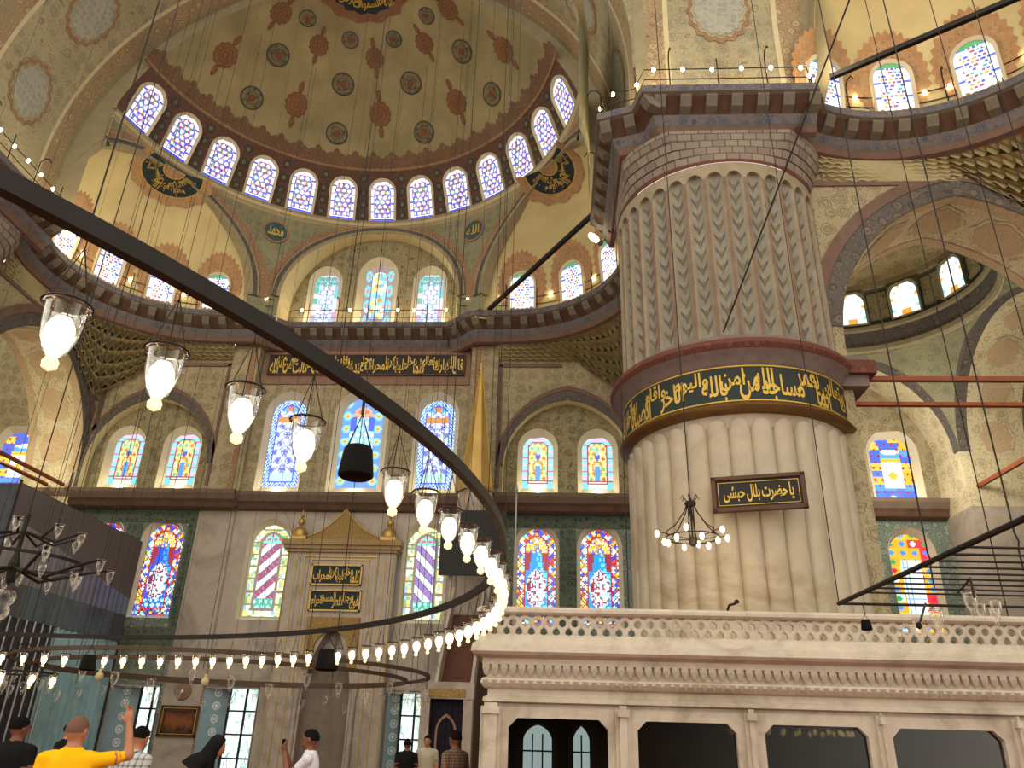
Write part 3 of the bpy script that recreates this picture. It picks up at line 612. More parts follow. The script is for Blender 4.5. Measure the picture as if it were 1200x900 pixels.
lettering(board, V, Fc, lambda x, y, o: (A-.02+x, 25.86-o*.4, 13.95+y))
# ------------------------------------------------------------------ exedras (semi-domed recesses), cornice, stalactites
EC, ER, EZ = (A+5.38, 20.72), 4.05, 16.5
mapI = lambda p: Vector(p)
mapL = lambda p: Vector((2*A-p[0], p[1], p[2]))
mapD = lambda p: Vector((PX+p[1]-PY, PY+p[0]-PX, p[2]))
TC = math.radians(60)
def exsph(az, el, off=0.0):
    r = ER-off; return Vector((EC[0]+r*math.cos(el)*math.sin(az), EC[1]+r*math.cos(el)*math.cos(az), EZ+r*math.sin(el)))
def exedra(g, name, label, wins, wlabels, front=8.04):
    b = MB(); dv = Vector((math.sin(TC), math.cos(TC), 0)); sv = Vector((math.cos(TC), -math.sin(TC), 0)); rows = []
    def pt(be, ga): return Vector((EC[0], EC[1], EZ))+ER*(math.cos(be)*dv+math.sin(be)*(math.cos(ga)*sv+math.sin(ga)*Vector((0, 0, 1))))
    NG = 48; lim = []
    for j in range(NG+1):
        ga = math.pi*j/NG; lo_, hi_ = .3, 2.4
        for _ in range(24):
            m_ = (lo_+hi_)/2; p = pt(m_, ga)
            if math.hypot(p.x-DC[0], p.y-DC[1]) > front and p.y > 19.28: lo_ = m_
            else: hi_ = m_
        lim.append(lo_)
    for i in range(19): rows.append([g(pt(lim[j]*(1-i/18)+.001, math.pi*j/NG)) for j in range(NG+1)])
    b.grid(rows, 0)
    az = [a for a in (TC+math.radians(-128+256*j/256) for j in range(257)) if math.hypot(EC[0]+ER*math.sin(a)-DC[0], EC[1]+ER*math.cos(a)-DC[1]) > 8.0 and EC[1]+ER*math.cos(a) > 19.28]
    b.grid([[g((EC[0]+ER*math.sin(a), EC[1]+ER*math.cos(a), z)) for a in az] for z in (15.6, 16.0, EZ)], 0)
    ex = st(b.build(name, M_EXED, smooth=True), label, 'exedra')
    for azd, lb in zip(wins, wlabels):
        a = math.radians(azd); o = exsph(a, math.radians(-7)) if False else Vector((EC[0]+ER*math.sin(a), EC[1]+ER*math.cos(a), 15.95)); p0 = g(o); p1 = g(exsph(a, math.radians(18))); up = (p1-p0).normalized()
        dp = (p0-g((EC[0], EC[1], 15.95))).normalized(); r = dp.cross(up).normalized(); dp = up.cross(r)
        wd = window('exed', gp_exed, frame_matrix(p0-dp*.06, r, up, dp), lb, 1.02, 1.1, 1.62, .86, 1.05, 1.48, lift=.04, proud=True, cell=.034)
        sf = lambda x, y, of: g(exsph(a+x/ER, math.radians(8)+y/ER, of+.01))
        decal(ex, sf, [(1.0, 0), (.84, 1)], lambda p: 1+.05*math.cos(28*p), .92, 1.32, n=112, name='painted_window_border', mats=[M_LACE, M_LACE2], off=.005)
    # half medallion hanging from the crown of the arch
    sf = lambda x, y, of: g(exsph(math.radians(53)+x/(ER*math.cos(1.04)), 1.06+y/ER, of+.01))
    b = MB(); N_ = 30
    def arc(r0, r1, mi, o, lob=0):
        P = [math.pi+math.pi*j/N_/1.0 for j in range(N_+1)]
        b.grid([[sf((r0)*math.cos(p), r0*math.sin(p)*.9+.32, o) for p in P], [sf((r1+lob*abs(math.cos(9*p)))*math.cos(p), (r1+lob*abs(math.cos(9*p)))*math.sin(p)*.9+.32, o) for p in P]], mi)
    arc(.46, 1.2, 0, .02); arc(1.2, 1.25, 2, .03); arc(.42, .47, 2, .03); arc(0, .42, 1, .02); arc(1.25, 1.5, 1, .02, .15)
    b.build('painted_half_medallion', [M_NAVY, M_LACE2, M_GOLDP], ex)
    V, Fc = script_line('الله نور السموات والارض مثل نوره كمشكاة'.split(), 2.5, .62)
    lettering(ex, V, Fc, lambda x, y, o: sf((.52+y)*math.cos(1.5*math.pi+x/2.7*2.9), (.52+y)*math.sin(1.5*math.pi+x/2.7*2.9)*.9+.32, o), off=.035)
    return ex
M_LACE = plain('painted_red_lace_edge', L(176, 136, 100), .9, .1); M_LACE2 = ornate('painted_red_lace', L(186, 156, 116), L(170, 126, 90), L(160, 114, 82), L(190, 164, 122), 7.0)
exedra(mapI, 'exedra_right', 'yellow plaster half-dome over three windows, left of the fluted pier', (6.5, 35, 62.5), ['exedra window nearest the central arch on the right, crossed by the iron beam', 'middle window of the right exedra', 'exedra window cut off by the pier'])
exedra(mapL, 'exedra_left', 'yellow plaster half-dome at the left behind the iron ring', (5, 33, 60.5, 88), ['exedra window nearest the central arch on the left', 'middle window of the left exedra', 'exedra window above the first glass lamp', 'exedra window hidden by the left pier cornice'])
exedra(mapD, 'exedra_side', 'yellow plaster half-dome at the upper right above the pier', (109, 83.4, 56.3, 28), ['exedra window touching the pier cornice at the upper right', 'exedra window behind the diagonal wire at the upper right', 'exedra window near the top right corner', 'exedra window beyond the right picture edge'])
# cornice swept along a path; path is the front top edge, wall lies on the left-hand normal side
PROF = [(1.3, 15.9), (0, 15.9), (0, 15.7), (.1, 15.66), (.42, 15.34), (.36, 15.3), (.46, 15.08), (.5, 15.04), (.56, 14.9), (.7, 14.86)]
PMI = [3, 0, 3, 1, 3, 0, 3, 2, 2]
def offset_path(path, d):
    out = []; n = len(path)
    for i in range(n):
        a = Vector(path[max(i-1, 0)][:2]); p = Vector(path[i][:2]); c = Vector(path[min(i+1, n-1)][:2])
        t1 = (p-a).normalized() if i else (c-p).normalized(); t2 = (c-p).normalized() if i < n-1 else t1
        n1 = Vector((-t1.y, t1.x)); n2 = Vector((-t2.y, t2.x)); m = (n1+n2); m = m/max(m.length_squared, .3)*2
        out.append(p+m*d)
    return out
def resample(path, step):
    out = []; acc = step/2
    for a, c in zip(path[:-1], path[1:]):
        a, c = Vector(a), Vector(c); l = (c-a).length; t = (c-a)/max(l, 1e-6)
        while acc < l: out.append((a+t*acc, t)); acc += step
        acc -= l
    return out
CORB = None
def cornice(name, path, label, left=True, step=.6, profile=PROF, pmi=PMI):
    s = 1 if left else -1; b = MB(); rows = []
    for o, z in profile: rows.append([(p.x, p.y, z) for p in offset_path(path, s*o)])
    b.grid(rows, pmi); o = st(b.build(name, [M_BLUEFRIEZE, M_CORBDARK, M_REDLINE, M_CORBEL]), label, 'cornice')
    global CORB
    if CORB is None:
        c = MB(); w_ = .13; pts = [(-.06, 15.7), (-.06, 15.62), (-.2, 15.42), (-.46, 15.33), (-.46, 15.7)]
        c.grid([[(-w_, y, z) for y, z in pts], [(w_, y, z) for y, z in pts]], 0, close=True); k = len(pts)
        c.f += [tuple(range(k)), tuple(range(k, 2*k))[::-1]]; c.mi += [0, 0]; q = c.build('corbel', M_CORBEL); CORB = q.data; bpy.data.objects.remove(q)
    for p, t in resample(path, step):
        if s < 0: t = -t
        c = link('corbel', CORB, o); c.matrix_local = Matrix(((t.x, t.y, 0, p.x), (t.y, -t.x, 0, p.y), (0, 0, 1, 0), (0, 0, 0, 1)))
    return o
# wall side is to the left when walking right-to-left seen from the hall
arcp = lambda a0, a1, n=28: [(EC[0]+3.82*math.sin(math.radians(a0+(a1-a0)*j/n)), EC[1]+3.82*math.cos(math.radians(a0+(a1-a0)*j/n))) for j in range(n+1)]
PR_ = [(A+3.5, 24.55)]+arcp(0, 112)+[(A+8.3, 18.95)]
PC_ = [(A-3.0, 25.4), (A+3.0, 25.4)]
PEX = [(A+2.9, 25.42), (A+3.15, 25.3), (A+3.75, 24.68), (A+4.1, 24.56)]+arcp(0, 112)+[(A+8.3, 18.95)]
mp = lambda path, g: [tuple(g((x, y, 0))[:2]) for x, y in path]
cornice('trim_cornice_centre', PC_, 'corbelled cornice ledge below the central arch', True)
PBR = [(A+3.2, 25.6), (A+3.2, 24.55), (A+3.6, 24.5)]
cornice('trim_cornice_right_exedra', PEX, 'curved corbelled cornice under the right exedra', True)
cornice('trim_cornice_left_exedra', mp(PEX, mapL), 'curved corbelled cornice under the left exedra', False)
PIERP = [(A+8.07, 19.2), (A+8.07, 14.87), (A+8.45, 14.62), (A+8.85, 14.5), (A+9.08, 13.97), (A+13.17, 13.97), (A+13.4, 14.6)]
cornice('trim_cornice_pier', [(A+8.07, 19.2), (A+8.07, 14.87), (A+8.9, 14.6), (A+9.08, 13.97), (A+13.2, 13.97)], 'dark corbelled cornice crowning the fluted pier', True)
cornice('trim_cornice_left_pier', mp([(A+8.07, 19.2), (A+8.07, 14.87), (A+8.9, 14.6), (A+9.08, 13.97), (A+13.2, 13.97)], mapL), 'dark corbelled cornice crowning the left pier', False)
RRP = mp(list(reversed(arcp(-10, 112)+[(A+8.3, 18.95)])), mapD)
cornice('trim_cornice_side_exedra', RRP, 'curved corbelled cornice at the upper right beside the pier', True)
def muq(name, bot, top, z0, z1, rows, cols, label, m0=M_MUQ, depth=.13, jit=.0):
    """stalactite vaulting: stepped rows of pointed concave cells between two paths"""
    b = MB()
    for i in range(rows):
        ta, tb_ = i/rows, (i+1)/rows; sh = .5 if i % 2 else 0.0
        for j in range(cols):
            u0, u1 = (j+sh)/cols, (j+1+sh)/cols
            if u1 > 1.0001: continue
            um = (u0+u1)/2
            def P(u, t, zf, push=0.0):
                B, T = bot(u), top(u); p = B.lerp(T, t); za, zb_ = z0(u), z1; return Vector((p.x, p.y, za+(zb_-za)*zf))
            f0 = ta; f1 = tb_; a = P(u0, ta, f1); c = P(u1, ta, f1); d0 = P(u0, tb_, f1); e0 = P(u1, tb_, f1); lo = P(um, ta-.25/rows, f0); la = P(u0, ta, (f0+f1)/2); lc = P(u1, ta, (f0+f1)/2)
            mid = P(um, ta-1.1/rows, (f0*.35+f1*.65)); tip = P(um, tb_, f1)
            # hood: two ribs descend from the outer lip, a hollow between them
            b.add([a, c, lc, lo, la, mid, d0, e0, tip], [(0, 5, 4), (4, 5, 3), (3, 5, 2), (2, 5, 1), (0, 6, 8, 5), (1, 5, 8, 7)])
    return st(b.build(name, m0), label, 'stalactite vaulting')
def polyat(path):
    P = [Vector((x, y, 0)) for x, y in path]; l = [0]
    for a, c in zip(P[:-1], P[1:]): l.append(l[-1]+(c-a).length)
    def f(u):
        s = min(max(u, 0), 1)*l[-1]
        for i in range(len(P)-1):
            if s <= l[i+1]+1e-9: return P[i].lerp(P[i+1], (s-l[i])/max(l[i+1]-l[i], 1e-9))
        return P[-1]
    return f
XS = A+9.87
botp = polyat([(A+4.95, 25.6), (XS-.25, 25.6), (XS-.05, 25.4), (XS-.05, 19.3)]); topp = polyat(offset_path(arcp(-6, 112), .62) and [tuple(p) for p in offset_path(arcp(-6, 112), .62)])
zcorn = lambda u: 14.25-1.9*max(0, 1-abs(u-.47)/.2)**.8
for g, n_, lb in ((mapI, 'right', 'stalactite plaster cells under the right exedra'), (mapL, 'left', 'stalactite plaster cells under the left exedra'), (mapD, 'side', 'stalactite plaster cells right of the pier')):
    muq('stalactite_'+n_, lambda u, g=g: g(botp(u)), lambda u, g=g: g(topp(u)), zcorn, 14.9, 6, 36, lb)
    b = MB(); US = [i/60 for i in range(61)]  # backing shell added to stop light leaking through the cells
    b.grid([[(lambda p: (p.x, p.y, zcorn(u)+(15.0-zcorn(u))*k))(g(botp(u).lerp(topp(u), k-.28))) for u in US] for k in (0, .25, .5, .75, 1.0)]+[[(lambda p: (p.x, p.y, 14.98))(g(botp(u).lerp(topp(u), 1.02))) for u in US]], 0); st(b.build('wall_backing_'+n_, M_MUQ), 'plaster shell behind the '+lb, 'wall')
# ------------------------------------------------------------------ piers
NF = 34
def pier(name, label, g=None):
    root = empty(name); root['kind'] = 'structure'; root['label'] = label; root['category'] = 'pier'
    b = MB(); per = 10; n = NF*per
    def ang(j): return 2*math.pi*j/n
    low = []
    for z, k in ((0, 1), (1.5, 1), (4, 1), (7.0, 1), (7.3, 1)): low.append([(PX+(PR-.12*k+.1*k*math.sqrt(max(0, 1-((j % per)/per*2-1)**2)))*math.cos(ang(j)), PY+(PR-.12*k+.1*k*math.sqrt(max(0, 1-((j % per)/per*2-1)**2)))*math.sin(ang(j)), z) for j in range(n)])
    top = []
    for j in range(n):
        p = (j % per)/per*2-1; s_ = math.sqrt(max(0, 1-p*p)); top.append((j, s_))
    low.append([(PX+(PR-.12+.1*s_)*math.cos(ang(j)), PY+(PR-.12+.1*s_)*math.sin(ang(j)), 7.34+.22*s_) for j, s_ in top])
    low.append([(PX+(PR-.1)*math.cos(ang(j)), PY+(PR-.1)*math.sin(ang(j)), 7.36+.23*s_) for j, s_ in top]); low.append([(PX+(PR-.08)*math.cos(ang(j)), PY+(PR-.08)*math.sin(ang(j)), 7.75) for j, s_ in top])
    b.grid(low, 0, close=True); b.build('marble_shaft', M_MARBP, root, smooth=True, auto=50)
    b = MB(); R = PR
    b.lathe([(R-.1, 7.68), (R+.1, 7.7), (R+.16, 7.78), (R+.1, 7.86), (R+.02, 7.9)], (PX, PY, 0), 96); b.build('lower_ring', M_BRONZE, root, smooth=True, auto=50)
    b = MB(); b.lathe([(R+.03, 7.88), (R+.03, 8.68)], (PX, PY, 0), 96); band = b.build('inscription_band', M_INSC, root, smooth=True)
    b = MB()
    for z in (7.9, 8.66): b.lathe([(R+.035, z), (R+.05, z+.01), (R+.05, z+.03), (R+.035, z+.04)], (PX, PY, 0), 96)
    b.build('gold_line', M_GOLDP, band)
    b = MB(); b.lathe([(R+.03, 8.68), (R+.1, 8.74), (R+.16, 8.9), (R+.28, 8.97), (R+.34, 9.08), (R+.3, 9.2), (R+.18, 9.24), (R+.12, 9.36), (R-.05, 9.42)], (PX, PY, 0), 96, 0)
    b.mi = [1 if 3*96 <= i < 6*96 else 0 for i in range(len(b.f))]; b.build('upper_ring', [M_RINGGREY, M_RINGRED], root, smooth=True, auto=45)
    # painted upper shaft with hollow flutes and rounded flute heads
    b = MB(); per = 12; n = NF*per; R2 = PR+.02; rows = []; hw = math.pi*R2/NF*.8
    def prof(j):
        p = (j % per)/per*2-1; q = p/.74
        return (q, abs(q) < 1)
    zs = [9.3, 10.5, 11.7, 12.9, 13.45]
    for z in zs: rows.append([(PX+(R2-(.13*math.sqrt(1-q*q) if k else 0))*math.cos(ang2(j, n)), PY+(R2-(.13*math.sqrt(1-q*q) if k else 0))*math.sin(ang2(j, n)), z) for j, (q, k) in ((j, prof(j)) for j in range(n))])
    rows.append([(PX+(R2-(.13*math.sqrt(1-q*q) if k else 0))*math.cos(ang2(j, n)), PY+(R2-(.13*math.sqrt(1-q*q) if k else 0))*math.sin(ang2(j, n)), 13.5+(hw*math.sqrt(1-q*q) if k else 0)) for j, (q, k) in ((j, prof(j)) for j in range(n))])
    rows.append([(PX+R2*math.cos(ang2(j, n)), PY+R2*math.sin(ang2(j, n)), 13.5+(hw*math.sqrt(1-q*q) if k else 0)) for j, (q, k) in ((j, prof(j)) for j in range(n))])
    rows.append([(PX+R2*math.cos(ang2(j, n)), PY+R2*math.sin(ang2(j, n)), 13.92) for j in range(n)])
    def mi_(i, j):
        c = (j % per)+.5
        if i >= 5: return 2
        return 0 if 1.6 < c < per-1.6 else (1 if (c < .9 or c > per-.9) else 2)
    b.grid(rows, mi_, close=True); us = b.build('painted_shaft', [M_FLUTE, M_FLUTERED, M_FLUTECREAM], root, smooth=True, auto=50)
    b = MB(); r_ = R2-.085
    for k in range(NF):
        a0 = 2*math.pi*(k+.5)/NF
        if g is None and math.cos(a0-math.radians(256)) < -.1: continue
        for i in range(11):
            z = 9.55+i*.36
            for s_ in (-1, 1):
                P = [(0, 0), (.05, .14), (.115, .24), (.125, .34), (.07, .27), (.015, .16)]
                b.add([(PX+(r_-.04+.045*(abs(u)/.125)**2)*math.cos(a0+s_*u/R2), PY+(r_-.04+.045*(abs(u)/.125)**2)*math.sin(a0+s_*u/R2), z+v) for u, v in P], [(0, 1, 5), (1, 4, 5), (1, 2, 4), (2, 3, 4)], (i+(s_ > 0)) % 2)
            b.add([(PX+(r_-.035)*math.cos(a0+u/R2), PY+(r_-.035)*math.sin(a0+u/R2), z+.18+v) for u, v in ((-.04, 0), (0, -.07), (.04, 0), (0, .07))], [(0, 1, 2, 3)], 2)
    lv = b.build('painted_leaves', [M_LEAFA, M_LEAFB, M_LEAFC], us); lv['kind'] = 'stuff'
    # transition to the square cornice
    b = MB(); n = 96; H = []
    def sq(a):
        c, s_ = math.cos(a), math.sin(a); r = 2.42/max(abs(c), abs(s_)); return min(r, 2.8)
    lay = [(13.92, 0.0), (14.02, 0.06), (14.03, .1), (14.2, .24), (14.21, .3), (14.4, .5), (14.41, .56), (14.62, .78), (14.63, .84), (14.9, 1.0)]
    for z, t in lay: H.append([(PX+(R2*(1-t)+sq(2*math.pi*j/n)*t+.01)*math.cos(2*math.pi*j/n), PY+(R2*(1-t)+sq(2*math.pi*j/n)*t+.01)*math.sin(2*math.pi*j/n), z) for j in range(n)])
    b.grid(H, [1]+[0]*8, close=True); b.build('stepped_brick_head', [M_BRICKH, M_RINGRED], root)
    return root
def ang2(j, n): return 2*math.pi*j/n
M_BRONZE = plain('brown_gilt_ring', L(112, 82, 44), .4, .5, .4); M_INSC = plain('dark_green_band', L(40, 50, 48), .6, .3)
M_RINGGREY = plain('purple_grey_moulding', L(118, 104, 100), .8, .2); M_RINGRED = ornate('dark_red_moulding', L(112, 70, 62), L(128, 84, 72), L(96, 60, 56), L(120, 92, 80), 4)
M_FLUTE = plain('flute_grey_paint', L(140, 135, 122), .85, .15, var=.18, scale=2.5); M_FLUTERED = plain('flute_red_rib', L(128, 106, 92), .85, .15); M_FLUTECREAM = plain('flute_cream_rib', L(152, 140, 118), .85, .15)
M_LEAFA = plain('olive_leaf_paint', L(116, 106, 76), .9, .1); M_LEAFB = plain('blue_grey_leaf_paint', L(100, 100, 102), .9, .1); M_LEAFC = plain('ochre_bud_paint', L(128, 110, 84), .9, .1)
def brickmat():
    m = NT('pale_brick_head'); co = m.coord(); sp = m.n('ShaderNodeSeparateXYZ', {0: co})
    an = m.math('MULTIPLY', m.math('ARCTAN2', m.math('SUBTRACT', sp.outputs[1], PY), m.math('SUBTRACT', sp.outputs[0], PX)), 2.5)
    v = m.n('ShaderNodeCombineXYZ', {0: an, 1: sp.outputs[2]}); br = m.n('ShaderNodeTexBrick', {0: v.outputs[0], 1: L(146, 134, 120), 2: L(126, 114, 104), 3: L(88, 78, 70), 'Scale': 1.0, 'Mortar Size': .012, 'Brick Width': .3, 'Row Height': .2})
    return m.out(br.outputs[0], .85, .15)
M_BRICKH = brickmat()
pr_ = pier('pier_right', 'huge fluted pier with a painted upper shaft and a gold script band')
WORDS = 'قال الله تبارك وتعالى انما يعمر مساجد الله من امن بالله واليوم الاخر واقام الصلاة واتى الزكاة ولم يخش الا الله'.split()
V, Fc = script_line(WORDS, 8.6, .7)
_c = math.atan2(0-PY, 0-PX)-.12
lettering(pr_, V, Fc, lambda x, y, o: (PX+(PR+.03+o*.4)*math.cos(_c+x/(PR+.03)), PY+(PR+.03+o*.4)*math.sin(_c+x/(PR+.03)), 7.935+y), name='gold_inscription')
pl_ = pier('pier_left', 'fluted pier beyond the left picture edge', mapL)
for o in pl_.children: o.scale.x = -1; o.location.x = 2*A
# ------------------------------------------------------------------ big arches and pendentives
BR, BZ, MY = 9.0, 17.9, PY-11.125
def bigarch(g, name, label, a0=-.22, a1=math.pi+.22, n=72):
    b = MB(); PH = [a0+(a1-a0)*i/n for i in range(n+1)]
    def pt(ph, y, r=BR):
        if ph < 0 or ph > math.pi: return g((A+(r if ph < 1 else -r), y, BZ-(abs(ph) if ph < 0 else ph-math.pi)*r))
        return g((A+r*math.cos(ph), y, BZ+r*math.sin(ph)))
    ys = [(14.9, BR+.0), (15.05, BR), (15.55, BR), (15.68, BR), (18.35, BR), (18.48, BR), (19.1, BR), (19.3, BR)]
    b.grid([[pt(p, y, r) for p in PH] for y, r in ys], [3, 1, 4, 0, 4, 1, 3])
    b.grid([[pt(p, 14.9, BR) for p in PH], [pt(p, 14.78, BR) for p in PH], [pt(p, 14.78, BR+.22) for p in PH]], [3, 2])
    rs = math.sqrt(SDR**2-(YF-SDC.y)**2)
    def inner(p):
        pc = max(0, min(math.pi, p)); z = SDC.z+rs*math.sin(pc)-(0 if 0 <= p <= math.pi else (abs(p) if p < 0 else p-math.pi)*BR); x = rs*math.cos(pc)
        if z < 20.75: x = math.copysign(7.78 if z > 18.85 else 8.2, x)
        return g((A+x, 19.3, z))
    b.grid([[pt(p, 19.3, BR) for p in PH], [inner(p) for p in PH]], 3)
    o = st(b.build(name, [M_SOFFIT, M_SOFFBAND, M_REDLINE, M_ARCHGREY, M_CREAM], smooth=True, auto=40), label, 'arch')
    for i, ph in enumerate([math.radians(d) for d in (8, 30, 52, 74, 96, 128, 150, 172)]):
        if ph < a0 or ph > a1: continue
        sf = lambda x, y, of: pt(ph+y/BR, 17.0+x, BR-of)
        decal(o, sf, [(1.3, 1), (1.14, 2), (1.0, 0)], lambda p: 1+.05*math.cos(16*p), .62, .82, n=64, name='painted_octagon', mats=[M_OCT, M_MOTIFB, M_SOFFIT])
    return o
M_OCT = ornate('pale_star_lattice', L(180, 178, 160), L(150, 154, 146), L(140, 146, 140), L(170, 168, 150), 5.5, dist=.05); M_MOTIFB = ornate('wreath_red_brown', L(160, 128, 100), L(176, 150, 118), L(136, 100, 76), L(144, 110, 84), 6)
bigarch(mapI, 'trim_big_arch_front', 'wide painted soffit of the great arch before the semi-dome')
bigarch(mapD, 'trim_big_arch_side', 'wide painted soffit of the great arch springing from the pier towards the viewer', -.22, 1.1, 30)
def pendentive(sx, name, label):
    b = MB(); S2 = BR**2+(14.78-MY)**2; h = 14.78-MY; rows = []; mis = []
    for i in range(25):
        z = BZ-.6+i*.36; rho = math.sqrt(max(S2-max(0, z-BZ)**2, h*h+1e-4)); o = math.sqrt(max(rho*rho-h*h, 0)); p0, p1 = math.atan2(h, o), math.atan2(o, h)
        rows.append([(A+sx*rho*math.cos(p0+(p1-p0)*j/24), MY+rho*math.sin(p0+(p1-p0)*j/24), z) for j in range(25)])
    b.grid(rows, lambda i, j: 1 if j in (1, 22) else 2 if j in (0, 23) else 0)
    return st(b.build(name, [M_SOFFIT, M_REDLINE, M_ARCHGREY], smooth=True), label, 'pendentive')
pendentive(1, 'pendentive_right', 'painted pendentive rising above the pier cornice'); pendentive(-1, 'pendentive_left', 'painted pendentive at the upper left corner')
# ------------------------------------------------------------------ corner bays behind the piers
def cornerarch(g, name, label):
    b = MB(); x0, x1, zs, ap = 6.4, 12.8, 9.9, 13.85
    T = lambda u, v, d: g((u, 15.6+d, v)); hl = [(u, v) for u, v in pointed(x1-x0, zs-.02, ap-.02, 16, .02, (x0+x1)/2)]
    b.prism([(5.0, 0), (15.5, 0), (15.5, 14.6), (5.0, 14.6)], [hl], T, 0, 2.0, 0, False, 1)
    for k0, k1, mi, dd in ((0.0, .42, 2, .03), (.42, .7, 3, .05)):
        a_ = pointed(x1-x0+2*k0, zs, ap+k0*1.05, 16, 0, 9.6)[1:]; c_ = pointed(x1-x0+2*k1, zs, ap+k1*1.05, 16, 0, 9.6)[1:]; q = slice(1, -1)
        b.grid([[T(u, v, -dd) for u, v in a_[q]], [T(u, v, -dd) for u, v in c_[q]]], mi)
    for u0, u1, v0, v1 in ((5.75, 5.9, 10, 14.3), (5.75, 8.6, 14.15, 14.32)): b.add([T(u0, v0, -.04), T(u1, v0, -.04), T(u1, v1, -.04), T(u0, v1, -.04)], [(0, 1, 2, 3)], 3)
    o = st(b.build(name, [M_WALLP, M_VAULT, M_DARKBAND, M_REDLINE]), label, 'arch')
    op = pointed(x1-x0, zs, ap, 40, 0, 9.6)[2:]; L_ = [0]
    for p, q in zip(op[:-1], op[1:]): L_.append(L_[-1]+math.dist(p, q))
    def sf0(s0):
        def f(x, y, of):
            s = min(max(s0+y, 0), L_[-1]); i = max(k for k in range(len(L_)) if L_[k] <= s+1e-9); i = min(i, len(op)-2); t = (s-L_[i])/(L_[i+1]-L_[i]); p, q = op[i], op[i+1]
            u, v = p[0]+(q[0]-p[0])*t, p[1]+(q[1]-p[1])*t; tx, tz = q[0]-p[0], q[1]-p[1]; l = math.hypot(tx, tz); return g((u-tz/l*of, 16.6+x, v+tx/l*of))
        return f
    for s0 in [.9+1.55*i for i in range(int(L_[-1]/1.55))]:
        decal(o, sf0(s0), [(1.12, 1), (.95, 0)], lambda p: 1+.06*math.cos(8*p), .56, .62, n=32, name='painted_octagon', mats=[M_MOTIFV, M_VAULT], off=.02)
    for e in (-.98, .72):
        b = MB(); b.grid([[sf0(0)(e+dx, L_[-1]*i/60, .015) for i in range(61)] for dx in (0, .26)], 0); b.build('soffit_border', M_MOTIFV, o)
    return o
M_MOTIFV = ornate('vault_red_medallion', L(202, 180, 146), L(212, 194, 160), L(182, 152, 120), L(188, 158, 126), 6)
cornerarch(mapI, 'wall_corner_arch', 'great pointed arch right of the pier with a painted soffit')
gl = lambda p: mapL(mapD(p))
cornerarch(gl, 'wall_left_corner_arch', 'painted pointed arch at the left picture edge')
BC, BH = (9.6, 20.9), 3.4
b = MB(); az = [math.radians(-100+260*j/80) for j in range(81)]
cp = lambda a, r, z: (BC[0]+r*math.sin(a), BC[1]+r*math.cos(a), z)
b.grid([[cp(a, r, z) for a in az] for r, z in ((3.4, 13.95), (3.3, 14.0), (3.3, 14.15), (3.36, 14.2), (3.36, 14.75), (3.28, 14.8), (3.28, 14.92), (3.4, 14.95), (3.4, 16.35), (3.3, 16.4), (3.3, 16.6))], [0, 0, 0, 1, 0, 0, 0, 2, 0, 0])
b.grid([[cp(a, 3.38*math.cos(t), 16.6+3.0*math.sin(t)) for a in az] for t in (math.pi/2*i/10 for i in range(11))], 3)
cd = st(b.build('corner_dome', [M_ARCHGREY, M_DARKBAND, M_PEND, M_VAULT], smooth=True, auto=40), 'small dome with bright windows seen through the arch right of the pier', 'dome')
for i, (azd, lb) in enumerate(((12, 'bright white window of the corner dome, beside the pier'), (42, 'bright white window of the corner dome, middle of three'), (72, 'bright white window of the corner dome cut by the arch'))):
    a = math.radians(azd); o = Vector(cp(a, 3.22, 15.0)); dp = Vector((math.sin(a), math.cos(a), 0)); window('cdome', gp_white, frame_matrix(o, dp.cross(Vector((0, 0, 1))), (0, 0, 1), dp), lb, 1.0, .85, 1.28, .86, .8, 1.18, lift=.03, proud=True, cell=.04, mats=M_PEND)
for i in range(3):
    a = math.radians(27+30*i); sf = lambda x, y, of: cp(a+x/3.38, 3.38-of, 15.65+y); decal(cd, sf, [(1, 0), (.85, 1)], lambda p: 1/max(abs(math.cos(p)), abs(math.sin(p))), .36, .62, n=32, name='painted_panel', mats=[M_MEDB, M_TYMP])
b = MB()     # pendentives and soffits of the bay
for qx, qy in ((1, 1), (-1, 1), (1, -1)):
    rows = []; S2 = 2*BH*BH
    for i in range(15):
        z = 10.5+3.4*i/14; rho = math.sqrt(max(S2-(z-10.5)**2, BH*BH+1e-4)); o_ = math.sqrt(max(rho*rho-BH*BH, 0)); p0, p1 = math.atan2(BH, o_), math.atan2(o_, BH)
        rows.append([(BC[0]+qx*rho*math.cos(p0+(p1-p0)*j/16), BC[1]+qy*rho*math.sin(p0+(p1-p0)*j/16), z) for j in range(17)])
    b.grid(rows, lambda i, j: 1 if j in (0, 15) else 0)
PH = [math.pi*i/32 for i in range(33)]
b.grid([[(BC[0]+BH*math.cos(p), y, 10.5+BH*math.sin(p)) for p in PH] for y in (24.3, 24.7, 26)], [1, 2])
b.grid([[(x, BC[1]+BH*math.cos(p), 10.5+BH*math.sin(p)) for p in PH] for x in (13.0, 13.35, 15.1, 15.4)], [1, 2, 1])
for x0, x1, y0, y1 in ((12.95, 15.4, 24.28, 26), (12.95, 15.4, 15.6, 17.5)): b.box(x0, x1, y0, y1, 8.7, 10.5, 2); b.box(x0, x1, y0, y1, 0, 8.7, 3)
bay = st(b.build('corner_vault', [M_PEND, M_DARKBAND, M_VAULT, M_MARBW], smooth=True, auto=40), 'painted vault carrying the small corner dome', 'vault')
for k in range(5):
    ph = math.radians(8+24*k); sf = lambda x, y, of: (14.2+x, BC[1]+(BH-of)*math.cos(ph+y/BH), 10.5+(BH-of)*math.sin(ph+y/BH)); decal(bay, sf, [(1.15, 1), (.95, 0)], lambda p: 1+.06*math.cos(8*p), .5, .55, n=32, name='painted_octagon', mats=[M_MOTIFV, M_VAULT])
